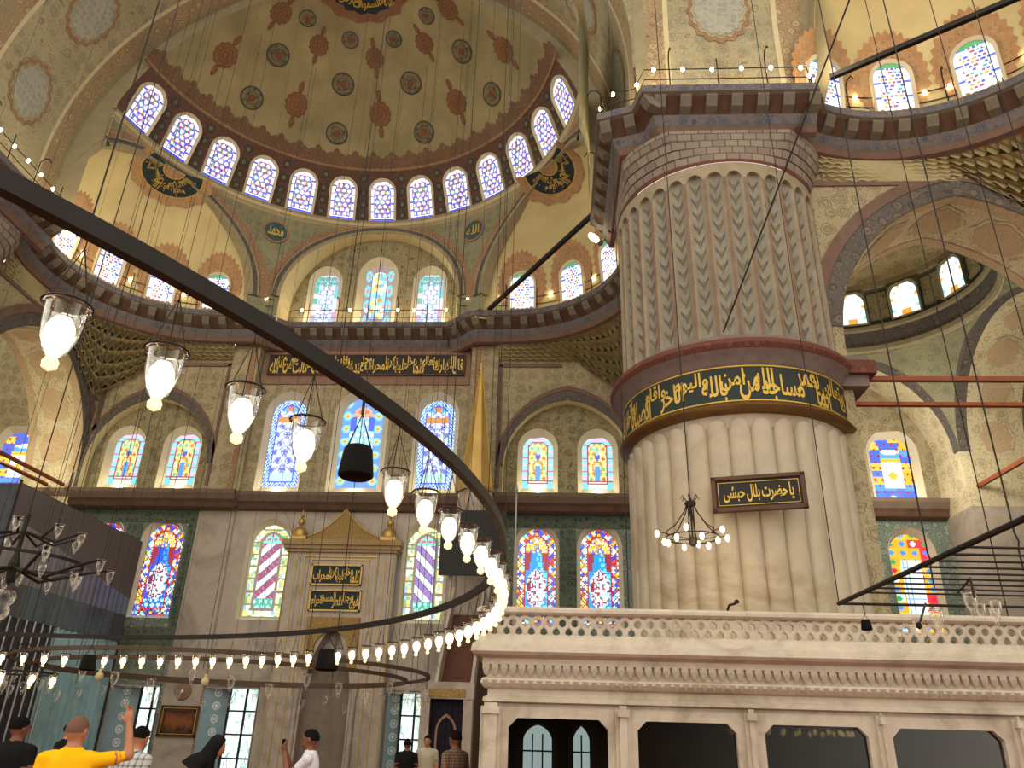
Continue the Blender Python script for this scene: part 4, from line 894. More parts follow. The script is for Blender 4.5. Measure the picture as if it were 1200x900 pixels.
b = MB(); b.box(19, 19.4, 8, 27, 0, 8.7, 0); b.box(19, 19.4, 8, 27, 8.7, 18, 1); st(b.build('wall_right', [M_TILE, M_VAULT]), 'side wall far beyond the corner bay', 'wall')
b = MB(); b.box(-24, -23.6, 8, 27, 0, 16); st(b.build('wall_left', M_WALLP), 'side wall beyond the left corner bay', 'wall')
# impost continuing the pier collar on to the arch jamb
b = MB()
for z0, z1, o_ in ((8.7, 8.95, .06), (8.95, 9.25, .2), (9.25, 9.4, .1)): b.box(5.9, 6.62+o_, 15.45-o_, 17.0, z0, z1, 1 if z0 == 8.95 else 0)
st(b.build('trim_impost', [M_RINGGREY, M_RINGRED]), 'moulded impost where the tie bars meet the pier', 'moulding')
M_NICHE = plain('niche_grey_stone', L(120, 108, 94), .6, .3); M_ROSEGILT = ornate('carved_marble_gilt', L(170, 148, 112), L(190, 156, 86), L(140, 118, 92), L(186, 150, 80), 7); M_SPIRE = plain('gilded_spire_sheet', L(190, 156, 88), .45, .5, .45, var=.1, scale=2)
M_BROWNMARB = plain('dark_red_brown_panel', L(92, 58, 44), .5, .3); M_DARKCLOTH = plain('dark_blue_curtain', L(40, 36, 46), .9, .1, var=.25); M_STEEL = plain('grey_steel', L(150, 150, 148), .4, .5, .5); M_RINGBROWN = plain('brown_iron', L(82, 66, 52), .6, .3, .2)
def picmat():
    m = NT('brown_landscape_canvas'); co = m.coord(); sp = m.n('ShaderNodeSeparateXYZ', {0: co}); nz = m.n('ShaderNodeTexNoise', {'Vector': co, 'Scale': 3.0, 'Detail': 4.0}).outputs[0]
    return m.out(m.ramp(m.math('ADD', m.math('MULTIPLY', sp.outputs[2], 1.2), nz), [(.2, L(60, 40, 30)), (.5, L(140, 84, 44)), (.62, L(120, 70, 40)), (.9, L(74, 46, 34))], 'LINEAR'), .5, .3)
M_BROWNPIC = picmat()
# ------------------------------------------------------------------ mihrab
def bx(x0, x1, y0, y1, z0, z1, m, parent, name):
    b = MB(); b.box(x0, x1, y0, y1, z0, z1); return b.build(name, m, parent)
mih = empty('mihrab', (A, 25.9, 0)); tag(mih, 'tall grey marble mihrab with gilded pediment and gold script panels', 'prayer niche')
b = MB(); ZT = 7.35
b.prism([(-1.8, 0), (1.8, 0), (1.8, ZT), (-1.8, ZT)], [pointed(1.5, 2.6, 4.9, 8, .05, 0)], lambda u, v, d: (u, -.35+d, v), 0, .3, 0, True, 0)
b.grid([[(.78*math.cos(a), -.1+.14*math.sin(a), z) for a in (math.pi*i/12 for i in range(13))] for z in (.0, 2.6, 4.0)], 1); b.build('marble_frame', [M_MARBW, M_NICHE], mih)
b = MB()
for u in (-1.78, -1.5, -1.22, -.98, .94, 1.18, 1.46, 1.74): b.box(u, u+.025, -.38, -.34, 0, ZT-.1)
b.box(-1.22, 1.22, -.39, -.34, 7.05, 7.09); b.box(-.98, .98, -.39, -.34, 6.95, 6.98); b.build('gilt_fillet', M_GOLD, mih)
b = MB(); b.box(-1.95, 1.95, -.5, 0, 7.3, 7.42); b.box(-2.0, 2.0, -.56, 0, 7.42, 7.6); b.box(-1.85, 1.85, -.44, 0, 7.2, 7.3); b.build('cornice', M_ROSEGILT, mih)
gb = [(-1.2, 7.6), (1.2, 7.6), (1.2, 7.72), (.85, 7.86), (.5, 8.12), (.2, 8.42), (0, 8.66), (-.2, 8.42), (-.5, 8.12), (-.85, 7.86), (-1.2, 7.72)]
b = MB(); b.prism(gb, [], lambda u, v, d: (u, -.42+d, v), 0, .2); ped = b.build('gilded_pediment', M_GILTORN, mih)
b = MB(); b.tube([(u, -.43, v) for u, v in gb[2:]], .025, 6); b.build('edge_moulding', M_GOLD, ped)
for s in (-1, 1):
    b = MB(); b.box(s*1.52-.27, s*1.52+.27, -.5, -.1, 7.6, 7.72, 0)
    b.lathe([(.001, 7.7), (.24, 7.72), (.26, 7.85), (.2, 7.98), (.08, 8.04), (.05, 8.1), (.1, 8.16), (.12, 8.24), (.07, 8.33), (.03, 8.38), (.06, 8.43), (.03, 8.5), (.015, 8.6), (.001, 8.68)], (s*1.52, -.3, 0), 14); b.build('gilded_finial', M_GOLD, mih, smooth=True, auto=50)
for z0, z1, u0, u1, tx in ((6.12, 6.8, -.93, .76, 'كلما دخل عليها زكريا المحراب'), (5.3, 5.98, -.88, .81, 'فول وجهك شطر المسجد الحرام')):
    pn = bx(u0, u1, -.4, -.34, z0, z1, M_NAVY, mih, 'script_panel')
    b = MB()
    for q in ((u0, u1, z0, z0+.05), (u0, u1, z1-.05, z1), (u0, u0+.05, z0, z1), (u1-.05, u1, z0, z1)): b.box(q[0], q[1], -.43, -.39, q[2], q[3])
    b.build('gilt_border', M_GOLD, pn); V, Fc = script_line(tx.split(), u1-u0-.16, z1-z0-.16); lettering(pn, V, Fc, lambda x, y, o: ((u0+u1)/2+x, -.41, z0+.08+y))
b = MB(); b.prism([(-.85, 3.55), (.85, 3.55), (.85, 5.12), (-.85, 5.12)], [[(u, v) for u, v in pointed(1.1, .5, 1.1, 6, 3.6, 0)]], lambda u, v, d: (u, -.42+d, v), 0, .12); b.build('gilded_hood', M_GILTORN, mih)
for s in (-1, 1):
    b = MB(); b.lathe([(.13, 0), (.13, .2), (.09, .25), (.09, 2.7), (.12, 2.8), (.14, 3.0)], (s*.9, -.36, 0), 12); b.build('colonnette', M_MARBW, mih, smooth=True, auto=40)
# ------------------------------------------------------------------ minbar with gilded spire
MX = -2.55
mb = empty('minbar', (MX, 20, 0)); tag(mb, 'tall marble minbar with a gilded conical spire beside the mihrab', 'pulpit')
def oct_(b, z0, z1, r0, r1, y, mi=0):
    b.grid([[(r*math.cos(math.pi/8+math.pi/4*j), y+r*math.sin(math.pi/8+math.pi/4*j), z) for j in range(8)] for r, z in ((r0, z0), (r1, z1))], mi, close=True)
b = MB(); oct_(b, 8.98, 13.3, .56, .03, 4.2); sp = b.build('gilded_spire', M_SPIRE, mb)
b = MB()
for j in range(8):
    a = math.pi/8+math.pi/4*j; b.tube([(.565*math.cos(a), 4.2+.565*math.sin(a), 8.98), (.03*math.cos(a), 4.2+.03*math.sin(a), 13.3)], .012, 5)
b.build('gilt_rib', M_GOLDP, sp)
b = MB(); b.lathe([(.03, 13.25), (.07, 13.35), (.03, 13.45), (.05, 13.52), (.02, 13.6), (.02, 13.75), (.001, 13.85)], (0, 4.2, 0), 10); b.build('spire_finial', M_GOLD, sp, smooth=True)
b = MB(); oct_(b, 8.88, 9.0, .66, .62, 4.2); oct_(b, 7.9, 8.9, .58, .58, 4.2, 1); oct_(b, 7.8, 7.92, .72, .72, 4.2); b.build('octagonal_drum', [M_GILTORN, M_MARBW], mb)
b = MB()
for j in range(8):
    a = math.pi/4*j; r = .545
    for du in (-.15, .13):
        t = Vector((-math.sin(a), math.cos(a), 0)); c0 = Vector((r*math.cos(a), 4.2+r*math.sin(a), 8.05)); b.tube([c0+t*du, c0+t*du+Vector((0, 0, .75))], .014, 4)
b.build('gilt_fillet', M_GOLD, mb)
b = MB(); b.box(-.68, .68, 3.55, 4.85, 7.66, 7.82); b.build('canopy_slab', M_MARBW, mb)
for sx in (-.58, .58):
    for yy in (3.65, 4.75):
        b = MB(); b.lathe([(.09, 5.0), (.06, 5.1), (.06, 7.4), (.1, 7.66)], (sx, yy, 0), 10); b.build('post', M_MARBW, mb, smooth=True, auto=40)
b = MB(); b.prism([(.3, 0), (4.9, 0), (4.9, 5.0), (3.6, 5.0), (.3, 1.2)], [], lambda u, v, d: (-.5+d, u, v), 0, 1.0, 0, True, None, True); b.build('stair_body', M_BROWNMARB, mb)
for sx in (-.5, .42):
    b = MB(); b.prism([(.3, 1.2), (3.6, 5.0), (3.6, 5.8), (.3, 2.0)], [], lambda u, v, d: (sx+d, u, v), 0, .08, 0, True, None, True); b.build('balustrade', M_MARBW, mb)
b = MB(); b.box(-.62, -.4, -.1, .3, 0, 2.52); b.box(.4, .62, -.1, .3, 0, 2.52); b.box(-.64, .64, -.12, .3, 2.52, 2.9); pt_ = b.build('portal', M_MARBW, mb)
b = MB(); b.prism([(-.45, 2.56), (.45, 2.56), (.45, 2.74), (-.45, 2.74)], [], lambda u, v, d: (u, -.14+d, v), 0, .06); b.build('gilded_header', M_GILTORN, pt_)
b = MB(); b.grid([[(-.4+.8*i/24, .05+.025*math.sin(i*1.6), z) for i in range(25)] for z in (0.02, 1.3, 2.53)], 0); cu = b.build('door_curtain', M_DARKCLOTH, mb)
b = MB(); pp = pointed(.5, .9, 1.3, 6, .9, 0); pq = pointed(.4, .86, 1.18, 6, .95, 0); b.grid([[(u, .01, v) for u, v in pp], [(u, .01, v) for u, v in pq]], 0, close=True); b.build('arch_embroidery', M_ROSE, cu)
b = MB(); b.box(-1.02, .98, 3.38, 3.42, 6.1, 8.1); o = b.build('black_banner', M_BLACK); o.location = (MX+.1, 20, 0); tag(o, 'black cloth panel hanging below the gilded spire', 'banner')
b = MB(); b.tube([(0, 0, 2.2), (0, 0, 8.6)], .03, 8); b.lathe([(.03, 8.6), (.06, 8.7), (.03, 8.8), (.001, 9.0)], (0, 0, 0), 8); o = b.build('flag_pole', M_STEEL); o.location = (-1.18, 23.2, 0); tag(o, 'thin grey flag pole beside the black cloth', 'pole')
b = MB(); b.lathe([(.3, 0), (.3, .06), (.05, .14), (.03, 2.25)], (-1.18, 23.2, 0), 12); b.build('base', M_IRON, o).location = (1.18, -23.2, 0)
# ------------------------------------------------------------------ floor-level windows with panes and grilles
def floorwin(u0, u1, label, shutter=.42, nx=2, nz=4, dark=None):
    WN[0] += 1; z0, z1 = .25, 2.98; b = MB(); c0 = u0+(u1-u0)*shutter
    b.box(A+u0-.02, A+u0+.03, 26.0, 26.6, z0, z1); b.box(A+u1-.03, A+u1+.02, 26.0, 26.6, z0, z1); b.box(A+u0, A+u1, 26.0, 26.6, z1-.04, z1+.02); b.box(A+u0, A+u1, 26.0, 26.6, z0-.02, z0+.03)
    o = st(b.build('window_%d' % WN[0], M_MARBW), label, 'window')
    for i in range(nx):
        for j in range(nz):
            xa, xb = c0+(u1-c0)*i/nx, c0+(u1-c0)*(i+1)/nx; za, zb_ = z0+(z1-z0)*j/nz, z0+(z1-z0)*(j+1)/nz
            bx(A+xa+.03, A+xb-.03, 26.5, 26.52, za+.025, zb_-.025, M_DAY, o, 'pane')
    b = MB()
    for i in range(nx+1): x = c0+(u1-c0)*i/nx; b.box(A+x-.03, A+x+.03, 26.44, 26.54, z0, z1)
    for j in range(nz+1): z = z0+(z1-z0)*j/nz; b.box(A+c0, A+u1, 26.45, 26.53, z-.025, z+.025)
    b.build('mullion', M_IRON, o)
    b = MB(); T = lambda u, v, d: (A+u0+.03+u*.8, 26.05+u*1.1*(.45/max(c0-u0, .1))*.8+d*.3, v)
    b.prism(rect(0, (c0-u0)/.8, z0+.03, z1-.05), [], T, 0, .06); sh = b.build('shutter', M_SHUT, o)
    b = MB()
    for k in range(7):
        zc = z0+.28+k*.38
        for r0, r1 in ((.13, .09), (.06, .0)):
            P = [2*math.pi*i/8 for i in range(8)]; m_ = (c0-u0)/.8/2; sc = min(1, m_/.16); b.grid([[T(m_+r0*sc*math.cos(p), zc+r0*math.sin(p), -.05) for p in P], [T(m_+r1*sc*math.cos(p), zc+r1*math.sin(p), -.05) for p in P]], 0, close=True)
    b.build('inlay', M_TILEW, sh)
    # tree branches outside the panes
    b = MB(); rr = random.Random(int(u0*100))
    for k in range(9):
        x, z = A+c0+(u1-c0)*rr.random(), z0+.9*(z1-z0)*rr.random(); pth = [(x, 26.485, z)]
        for q in range(4): x += rr.uniform(-.12, .12); z += rr.uniform(.02, .22); pth.append((min(max(x, A+c0+.05), A+u1-.05), 26.485, min(z, z1-.08)))
        b.tube(pth, .009, 4)
    b.build('window_grille', M_BRANCH, o)
M_SHUT = plain('teal_grey_shutter', L(132, 160, 168), .5, .4, var=.12); M_TILEW = plain('white_inlay', L(216, 224, 222), .5, .4); M_BRANCH = plain('grey_green_ironwork', L(110, 132, 126), .5, .4)
floorwin(-7.1, -5.45, 'bright floor-level window behind the man in the yellow shirt', .5)
floorwin(-4.05, -2.25, 'bright floor-level window left of the mihrab, behind the bowed visitor', .4)
floorwin(1.85, 3.1, 'bright floor-level window right of the mihrab, beside the dark curtain', .3)
b = MB(); b.lathe([(.001, -.06), (.08, -.07), (.1, -.05), (.18, -.05), (.26, -.03), (.28, 0)], (0, 0, 0), 28, 0); o = b.build('wall_roundel', M_ROSE, smooth=True, auto=40); o.rotation_euler = (-math.pi/2, 0, 0); o.location = (A-4.7, 25.99, 2.82); tag(o, 'dark round stone plaque above the framed picture', 'plaque')
b = MB(); b.lathe([(.001, -.085), (.05, -.08), (.05, -.07)], (0, 0, 0), 12); b.build('boss', M_TILEW, o)
pf = empty('framed_picture', (A-4.65, 25.97, 1.95)); tag(pf, 'brown landscape picture in a double frame on the marble wall', 'picture')
bx(-.6, .6, -.02, .02, -.42, .42, M_BROWNPIC, pf, 'canvas')
for k, (a_, c_, m_) in enumerate(((.62, .45, M_BROWNWOOD), (.55, .38, M_GOLDP), (.5, .33, M_BROWNWOOD))):
    b = MB(); t = .05 if k != 1 else .02
    b.box(-a_, a_, -.05, 0, c_-t, c_); b.box(-a_, a_, -.05, 0, -c_, -c_+t); b.box(-a_, -a_+t, -.05, 0, -c_, c_); b.box(a_-t, a_, -.05, 0, -c_, c_); b.build('frame_strip', m_, pf)
# ------------------------------------------------------------------ hoarding at the left
hd = empty('hoarding', (-13.4, 21.3, 0)); tag(hd, 'dark printed hoarding screening off scaffolding at the left', 'hoarding')
def printmat():
    m = NT('printed_banner'); co = m.coord(); sp = m.n('ShaderNodeSeparateXYZ', {0: co})
    g1 = m.ramp(m.math('MULTIPLY_ADD', sp.outputs[1], .16) if False else m.math('ADD', m.math('MULTIPLY', sp.outputs[1], .15), .5), [(0, L(132, 128, 126)), (.45, L(92, 92, 104)), (.8, L(82, 88, 150)), (1, L(96, 124, 148))], 'LINEAR')
    wv = m.n('ShaderNodeTexWave', {'Vector': co, 'Scale': 1.1, 'Distortion': .3}, bands_direction='Y').outputs[0]
    nz = m.n('ShaderNodeTexNoise', {'Vector': co, 'Scale': .8, 'Detail': 3.0}).outputs[0]
    low = m.mixc(m.math('MULTIPLY', wv, .55), g1, L(150, 148, 146)); hgt = m.math('ADD', m.math('MULTIPLY', sp.outputs[1], -.16), 5.9)
    c = m.mixc(m.math('LESS_THAN', sp.outputs[2], hgt), L(88, 78, 78), low); c = m.mixc(m.math('MULTIPLY', m.math('LESS_THAN', sp.outputs[2], 4.9), .8), c, m.ramp(nz, [(.4, L(44, 42, 46)), (.62, L(72, 96, 108))], 'LINEAR'))
    return m.out(c, .35, .4)
M_PRINT = printmat()
M_TEALSHEET = plain('teal_plastic_sheet', L(140, 178, 186), .3, .5, var=.3, scale=.9); M_DARKSHEET = plain('dark_sheet', L(52, 54, 60), .4, .4, var=.3)
bx(-.04, .04, -3.1, 3.2, 4.1, 7.2, M_PRINT, hd, 'printed_panel'); bx(-3.3, -.04, -3.1, -3.02, 4.1, 7.2, M_DARKSHEET, hd, 'side_panel')
b = MB(); b.grid([[(.0+.05*math.sin(i*2.1), -3.0+6.2*i/60, z) for i in range(61)] for z in (.02, 2, 4.1)], lambda i, j: 0 if j > 26 else 1); b.build('sheet', [M_TEALSHEET, M_DARKSHEET], hd)
for k in range(9):
    b = MB(); b.tube([(.1, -2.9+k*.34, .02), (.1, -2.9+k*.34, 4.1)], .025, 6); b.build('scaffold_pole', M_STEEL, hd)
b = MB(); b.tube([(0, -3.1, 7.2), (0, 3.2, 7.2)], .03, 6); b.tube([(0, -3.1, 4.1), (0, -3.1, 7.3)], .035, 6); b.tube([(0, 3.2, 0.02), (0, 3.2, 7.2)], .04, 6); b.build('edge_pole', M_IRON, hd)
# ------------------------------------------------------------------ glass lamps
def cup_meshes():
    b = MB(); b.lathe([(.062, 0), (.066, .006), (.062, .012), (.055, .0), (.053, -.05), (.046, -.1), (.03, -.14), (.014, -.155), (.02, -.168), (.021, -.18), (.012, -.193), (.001, -.197)], (0, 0, 0), 16); c = b.build('lamp_glass', M_CUP, smooth=True)
    b = MB(); b.lathe([(.001, -.03), (.022, -.035), (.036, -.06), (.04, -.09), (.032, -.125), (.014, -.148), (.001, -.15)], (0, 0, 0), 12); d = b.build('bulb', M_BULB, smooth=True)
    b = MB()
    for k in range(3):
        a = 2.1*k; b.tube([(.06*math.cos(a), .06*math.sin(a), 0), (.0, .0, .2), (0, 0, .3)], .0022, 4)
    b.lathe([(.064, .004), (.07, .008), (.064, .014)], (0, 0, 0), 16); e = b.build('hanger', M_IRON)
    b = MB(); b.lathe([(.014, -.155), (.022, -.17), (.02, -.186), (.001, -.197)], (0, 0, 0), 12); f_ = b.build('glass_knob', M_KNOB, smooth=True)
    out = [x.data for x in (c, d, e, f_)]
    for x in (c, d, e, f_): bpy.data.objects.remove(x)
    return out
M_KNOB = emis('glowing_glass_knob', (1, .8, .42, 1), 1.5)
CUP, BULB, HANG, KNOB = cup_meshes()
def lamp(parent, loc, lit=True, k=1.0, hang=True):
    c = link('lamp_glass', CUP, parent); c.location = loc; c.scale = (k, k, k)
    if lit: link('bulb', BULB, c); link('glass_knob', KNOB, c)
    if hang: link('hanger', HANG, c)
    return c
RC, RR_, RZ = (-7.43, 5.47), 7.06, 2.95
rg = empty('ring_chandelier', (RC[0], RC[1], RZ)); tag(rg, 'huge dark iron ring hung with lit glass lamps sweeping across the hall', 'chandelier')
b = MB(); b.lathe([(RR_-.022, -.03), (RR_+.022, -.03), (RR_+.022, .035), (RR_-.022, .035), (RR_-.022, -.03)], (0, 0, 0), 220); b.build('ring_bar', M_IRON, rg)
for i in range(-5, 58):
    an = -30.95+2.612*i
    if i in (4, 46) or abs(an-52.2) < 1.2: continue
    a = math.radians(an); lamp(rg, (RR_*math.cos(a), RR_*math.sin(a), -.27))
def cables(parent, r, angs, z0, z1, rad):
    b = MB(); b.tube([(0, 0, z0), (0, 0, z1)], rad, 4); q = b.build('suspension_cable', M_IRON); me = q.data; bpy.data.objects.remove(q)
    for a in angs: c = link('suspension_cable', me, parent); c.location = (r*math.cos(a), r*math.sin(a), 0)
cables(rg, RR_, [math.radians(an) for an in range(-40, 320, 9)], 0, 30, .003)
def speaker(name, loc, k, label, cable, rod=.25):
    t = empty(name, loc); tag(t, label, 'loudspeaker', 'hanging loudspeakers')
    b = MB(); b.lathe([(.001, 0), (.085*k, .0), (.1*k, .012*k), (.1*k, .03*k), (.082*k, .17*k), (.07*k, .185*k), (.001, .19*k)], (0, 0, 0), 20); b.build('housing', M_RUBBER, t, smooth=True, auto=40)
    b = MB(); b.tube([(-.07*k, 0, .18*k), (0, 0, .18*k+rod*.6), (.07*k, 0, .18*k)], .006*k, 5); b.tube([(0, 0, .18*k+rod*.6), (0, 0, cable)], .007, 5); b.build('bracket', M_IRON, t)
    return t
an = math.radians(-20.4); speaker('loudspeaker', (RC[0]+RR_*math.cos(an), RC[1]+RR_*math.sin(an), 2.565), .72, 'black bucket-shaped loudspeaker hanging before the middle window', .345)
an = math.radians(51.9); s2 = speaker('loudspeaker', (RC[0]+RR_*math.cos(an), RC[1]+RR_*math.sin(an), 2.42), 1.5, 'dark loudspeaker hanging from the far side of the ring before the mihrab', .5)
an = math.radians(88.6); s2 = speaker('loudspeaker', (RC[0]+RR_*math.cos(an), RC[1]+RR_*math.sin(an), 2.45), 1.2, 'dark loudspeaker hanging from the far side of the ring at the left', .5)
# second ring under the semi-dome, small unlit cups
g2 = empty('unlit_ring_chandelier', (A, 17.9, 2.9)); tag(g2, 'distant double iron ring with small unlit glass cups before the mihrab', 'chandelier')
for rr_, z in ((4.3, 0), (3.8, -.1)):
    b = MB(); b.lathe([(rr_-.03, -.035), (rr_+.03, -.035), (rr_+.03, .035), (rr_-.03, .035), (rr_-.03, -.035)], (0, 0, z), 96); b.build('ring_bar', M_RINGBROWN, g2)
for k in range(42):
    a = 2*math.pi*k/42; lamp(g2, (4.3*math.cos(a), 4.3*math.sin(a), -.3-.1*(k % 3)), False, 1.25, False)
cables(g2, 4.3, [2*math.pi*k/12 for k in range(12)], -.3, 22, .007); cables(g2, 4.3, [2*math.pi*(k+.5)/12 for k in range(12)], -.3, 14, .007)
for k, (x, y, z, c_) in enumerate(((-8.2, 14.6, 2.5, 'small globe bulb hanging at the left of the unlit ring'), (-6.3, 14.75, 2.46, 'small globe bulb hanging before the mihrab'), (-11.4, 15.2, 2.5, 'small globe hanging before the hoarding'))):
    b = MB(); b.ell((0, 0, 0), .07, .07, .08); b.lathe([(.03, .07), (.03, .12), (.001, .13)], (0, 0, 0), 8); o = b.build('globe_bulb', M_CREAM, smooth=True); o.location = (x, y, z); tag(o, c_, 'bulb'); b = MB(); b.tube([(0, 0, .12), (0, 0, 8)], .006, 4); b.build('cord', M_IRON, o)
# lit cluster below the far ring at the left, behind the raised arm
g3 = empty('bulb_cluster_chandelier', (-8.6, 12.9, 2.4)); tag(g3, 'small cluster of lit bulbs near the raised hand', 'chandelier')
b = MB(); b.lathe([(.55, 0), (.58, 0), (.58, .03), (.55, .03), (.55, 0)], (0, 0, 0), 24); b.tube([(0, 0, 0), (0, 0, 26)], .006, 5)
for k in range(4): a = math.pi/2*k+.4; b.tube([(0, 0, .5), (.56*math.cos(a), .56*math.sin(a), .02)], .01, 5)
b.build('frame', M_IRON, g3)
for k in range(8): a = 2*math.pi*k/8+.2; lamp(g3, (.56*math.cos(a), .56*math.sin(a), -.0), True, 1.0, False)
# crystal chandelier at the left
g4 = empty('crystal_chandelier', (-5.95, 8.35, 3.3)); tag(g4, 'dark curved-arm chandelier with unlit glass cups at the left edge', 'chandelier')
b = MB(); arms = 9
for k in range(arms):
    a = 2*math.pi*k/arms; b.tube([(.06*math.cos(a), .06*math.sin(a), -.1), (.4*math.cos(a), .4*math.sin(a), -.18), (.75*math.cos(a), .75*math.sin(a), -.05), (.98*math.cos(a), .98*math.sin(a), .02)], .018, 6)
    b.tube([(.06*math.cos(a+.3), .06*math.sin(a+.3), .3), (.35*math.cos(a+.3), .35*math.sin(a+.3), .22), (.6*math.cos(a+.3), .6*math.sin(a+.3), .35)], .014, 6)
b.tube([(0, 0, -.25), (0, 0, 26)], .007, 6); b.lathe([(.001, -.3), (.04, -.22), (.06, -.05), (.025, .08), (.025, .5), (.001, .55)], (0, 0, 0), 12); b.lathe([(.66, -.03), (.69, -.03), (.69, .0), (.66, 0), (.66, -.03)], (0, 0, 0), 40); b.build('arms', M_IRON, g4)
for k in range(arms):
    a = 2*math.pi*k/arms; lamp(g4, (.98*math.cos(a), .98*math.sin(a), .0), False, .8, False); lamp(g4, (.6*math.cos(a+.3), .6*math.sin(a+.3), .33), False, .8, False); lamp(g4, (.66*math.cos(a+.15), .66*math.sin(a+.15), -.12), False, .75, False)
b = MB(); b.lathe([(.001, -.32), (.09, -.34), (.115, -.4), (.1, -.46), (.07, -.5), (.09, -.54), (.08, -.6), (.05, -.64), (.001, -.66)], (0, 0, 0), 16); b.build('crystal_bowl', M_CUP, g4, smooth=True)
# pier chandelier
g5 = empty('pendant_chandelier', (2.36, 13.35, 4.88)); tag(g5, 'small wrought iron chandelier with twelve lit bulbs in front of the pier', 'chandelier')
b = MB()
for k in range(6):
    a = math.pi/3*k+.2; c_, s_ = math.cos(a), math.sin(a); b.tube([(.05*c_, .05*s_, .62), (.12*c_, .12*s_, .45), (.3*c_, .3*s_, .2), (.46*c_, .46*s_, .08), (.44*c_, .44*s_, .0)], .011, 5); b.tube([(.05*c_, .05*s_, .62), (.14*c_, .14*s_, .74), (.17*c_, .17*s_, .68)], .009, 5); b.tube([(.05*c_, .05*s_, .6), (.05*c_, .05*s_, -.06)], .008, 5); b.tube([(.05*c_, .05*s_, -.03), (.62*c_, .62*s_, .07)], .008, 5)
b.lathe([(.05, .55), (.1, .58), (.1, .62), (.05, .65)], (0, 0, 0), 12); b.lathe([(.001, -.16), (.06, -.12), (.07, -.03), (.05, .0)], (0, 0, 0), 12); b.tube([(0, 0, .6), (0, 0, 24)], .01, 6); b.lathe([(.44, -.01), (.46, -.01), (.46, .01), (.44, .01), (.44, -.01)], (0, 0, 0), 32); b.build('wrought_frame', M_IRON, g5)
for k in range(12):
    a = math.pi/6*k+.2; r_ = .63 if k % 2 == 0 else .42; c = link('bulb', BULB, g5); c.location = (r_*math.cos(a), r_*math.sin(a), .12 if k % 2 == 0 else .02); c.scale = (1.0, 1.0, 1.0)
light('small_chandelier_light', 'POINT', (2.36, 13.2, 4.75), 30, (1, .66, .3), .5)
# rectangular chandelier frame at the right
g6 = empty('rectangular_chandelier', (3.35, 9.6, 3.2)); tag(g6, 'dark iron frame of parallel rods with unlit glass cups at the right', 'chandelier')
b = MB(); b.tube([(0, 0, 0), (.15, -4.2, .02)], .026, 8); b.tube([(0, 0, 0), (5, 0, .0)], .016, 6); b.build('outer_frame', M_IRON, g6)
for k in range(9):
    y = -.75-.27*k; b = MB(); b.tube([(.03-y*.0, y, .0), (5, y+.1, .0)], .011, 5); b.build('rod', M_IRON, g6)
b = MB(); b.tube([(.95, -.1, -.0), (.48, -.9, -.36)], .014, 6); b.lathe([(.001, -.4), (.03, -.38), (.03, -.34), (.001, -.32)], (.48, -.9, 0), 8); b.tube([(1.0, -.8, 0), (.75, -1.6, .0), (.7, -1.7, -.2)], .012, 6)
for x, y in ((.62, -1.1), (1.05, -2.0)): b.tube([(x, y, 0), (x, y, .2), (x+.02, y, .28), (x, y, .36), (x, y, 16)], .009, 5)
b.tube([(0, 0, 0), (0, 0, 18)], .006, 4); b.build('brace', M_IRON, g6)
for x, y, z, k in ((.62, -1.0, -.12, 1.0), (.78, -.2, -.1, 1.0), (.95, -.35, .0, 1.15), (.3, -.75, -.3, .9), (1.25, -.7, .02, 1.0), (.86, -1.3, .02, 1.2), (1.1, -1.3, -.05, 1.0), (1.5, -.5, 0, 1)): lamp(g6, (x, y, z-.1), False, k, False)
speaker('loudspeaker', (3.62, 9.58, 2.9), .62, 'small black loudspeaker under the corner of the right chandelier frame', .3, .1)
# lit ring at the back of the hall, seen mirrored in the loge panes
g7 = empty('rear_ring_chandelier', (10.6, -15.5, 2.75)); tag(g7, 'lit ring chandelier behind the viewer, mirrored in the loge glass', 'chandelier')
b = MB(); b.lathe([(2.58, -.03), (2.62, -.03), (2.62, .03), (2.58, .03), (2.58, -.03)], (0, 0, 0), 48); b.tube([(2.6, 0, 0), (0, 0, 2), (-2.6, 0, 0)], .02, 5); b.tube([(0, 0, 2), (0, 0, 24)], .02, 5); b.build('ring_bar', M_IRON, g7)
for k in range(26): a = 2*math.pi*k/26; lamp(g7, (2.6*math.cos(a), 2.6*math.sin(a), -.2), True, 2.0, False)
# ------------------------------------------------------------------ railings on the cornice, with bulbs
SB = MB(); SB.ell((0, 0, 0), .045, .045, .062, 8, 6); _o = SB.build('bulb', M_SBULB, smooth=True); SBD = _o.data; bpy.data.objects.remove(_o)
def railing(name, path, label, left=True, inset=.25, z=LZ, bstep=.62, pstep=1.15, close=(.3, .62)):
    s = 1 if left else -1; P = [(p.x, p.y) for p in offset_path(path, s*inset)]; t = empty(name, (P[0][0], P[0][1], z)); tag(t, label, 'railing'); o = Vector((P[0][0], P[0][1], z))
    for h in close:
        b = MB(); b.tube([Vector((x, y, z+h))-o for x, y in P], .014, 5); b.build('rail', M_IRON, t)
    for i, (p, d) in enumerate(resample(P, pstep)):
        b = MB(); q = Vector((p.x, p.y, z))-o; n = Vector((-d.y*s, d.x*s, 0)); hh = .95
        b.tube([q, q+Vector((0, 0, hh)), q+Vector((0, 0, hh+.12))-n*.1, q+Vector((0, 0, hh+.1))-n*.26, q+Vector((0, 0, hh-.04))-n*.34] if i % 2 else [q, q+Vector((0, 0, hh))], .018, 5); b.build('post', M_IRON, t)
    for i, (p, d) in enumerate(resample(P, bstep)):
        c = link('bulb', SBD, t); c.location = Vector((p.x, p.y, z+(close[1] if i % 3 != 1 else close[1]-.02)))-o
    return t
railing('gallery_railing', PC_, 'thin railing with small bulbs below the central arch', True, .2)
railing('gallery_railing', PR_, 'thin railing with small bulbs along the right exedra', True, .2)
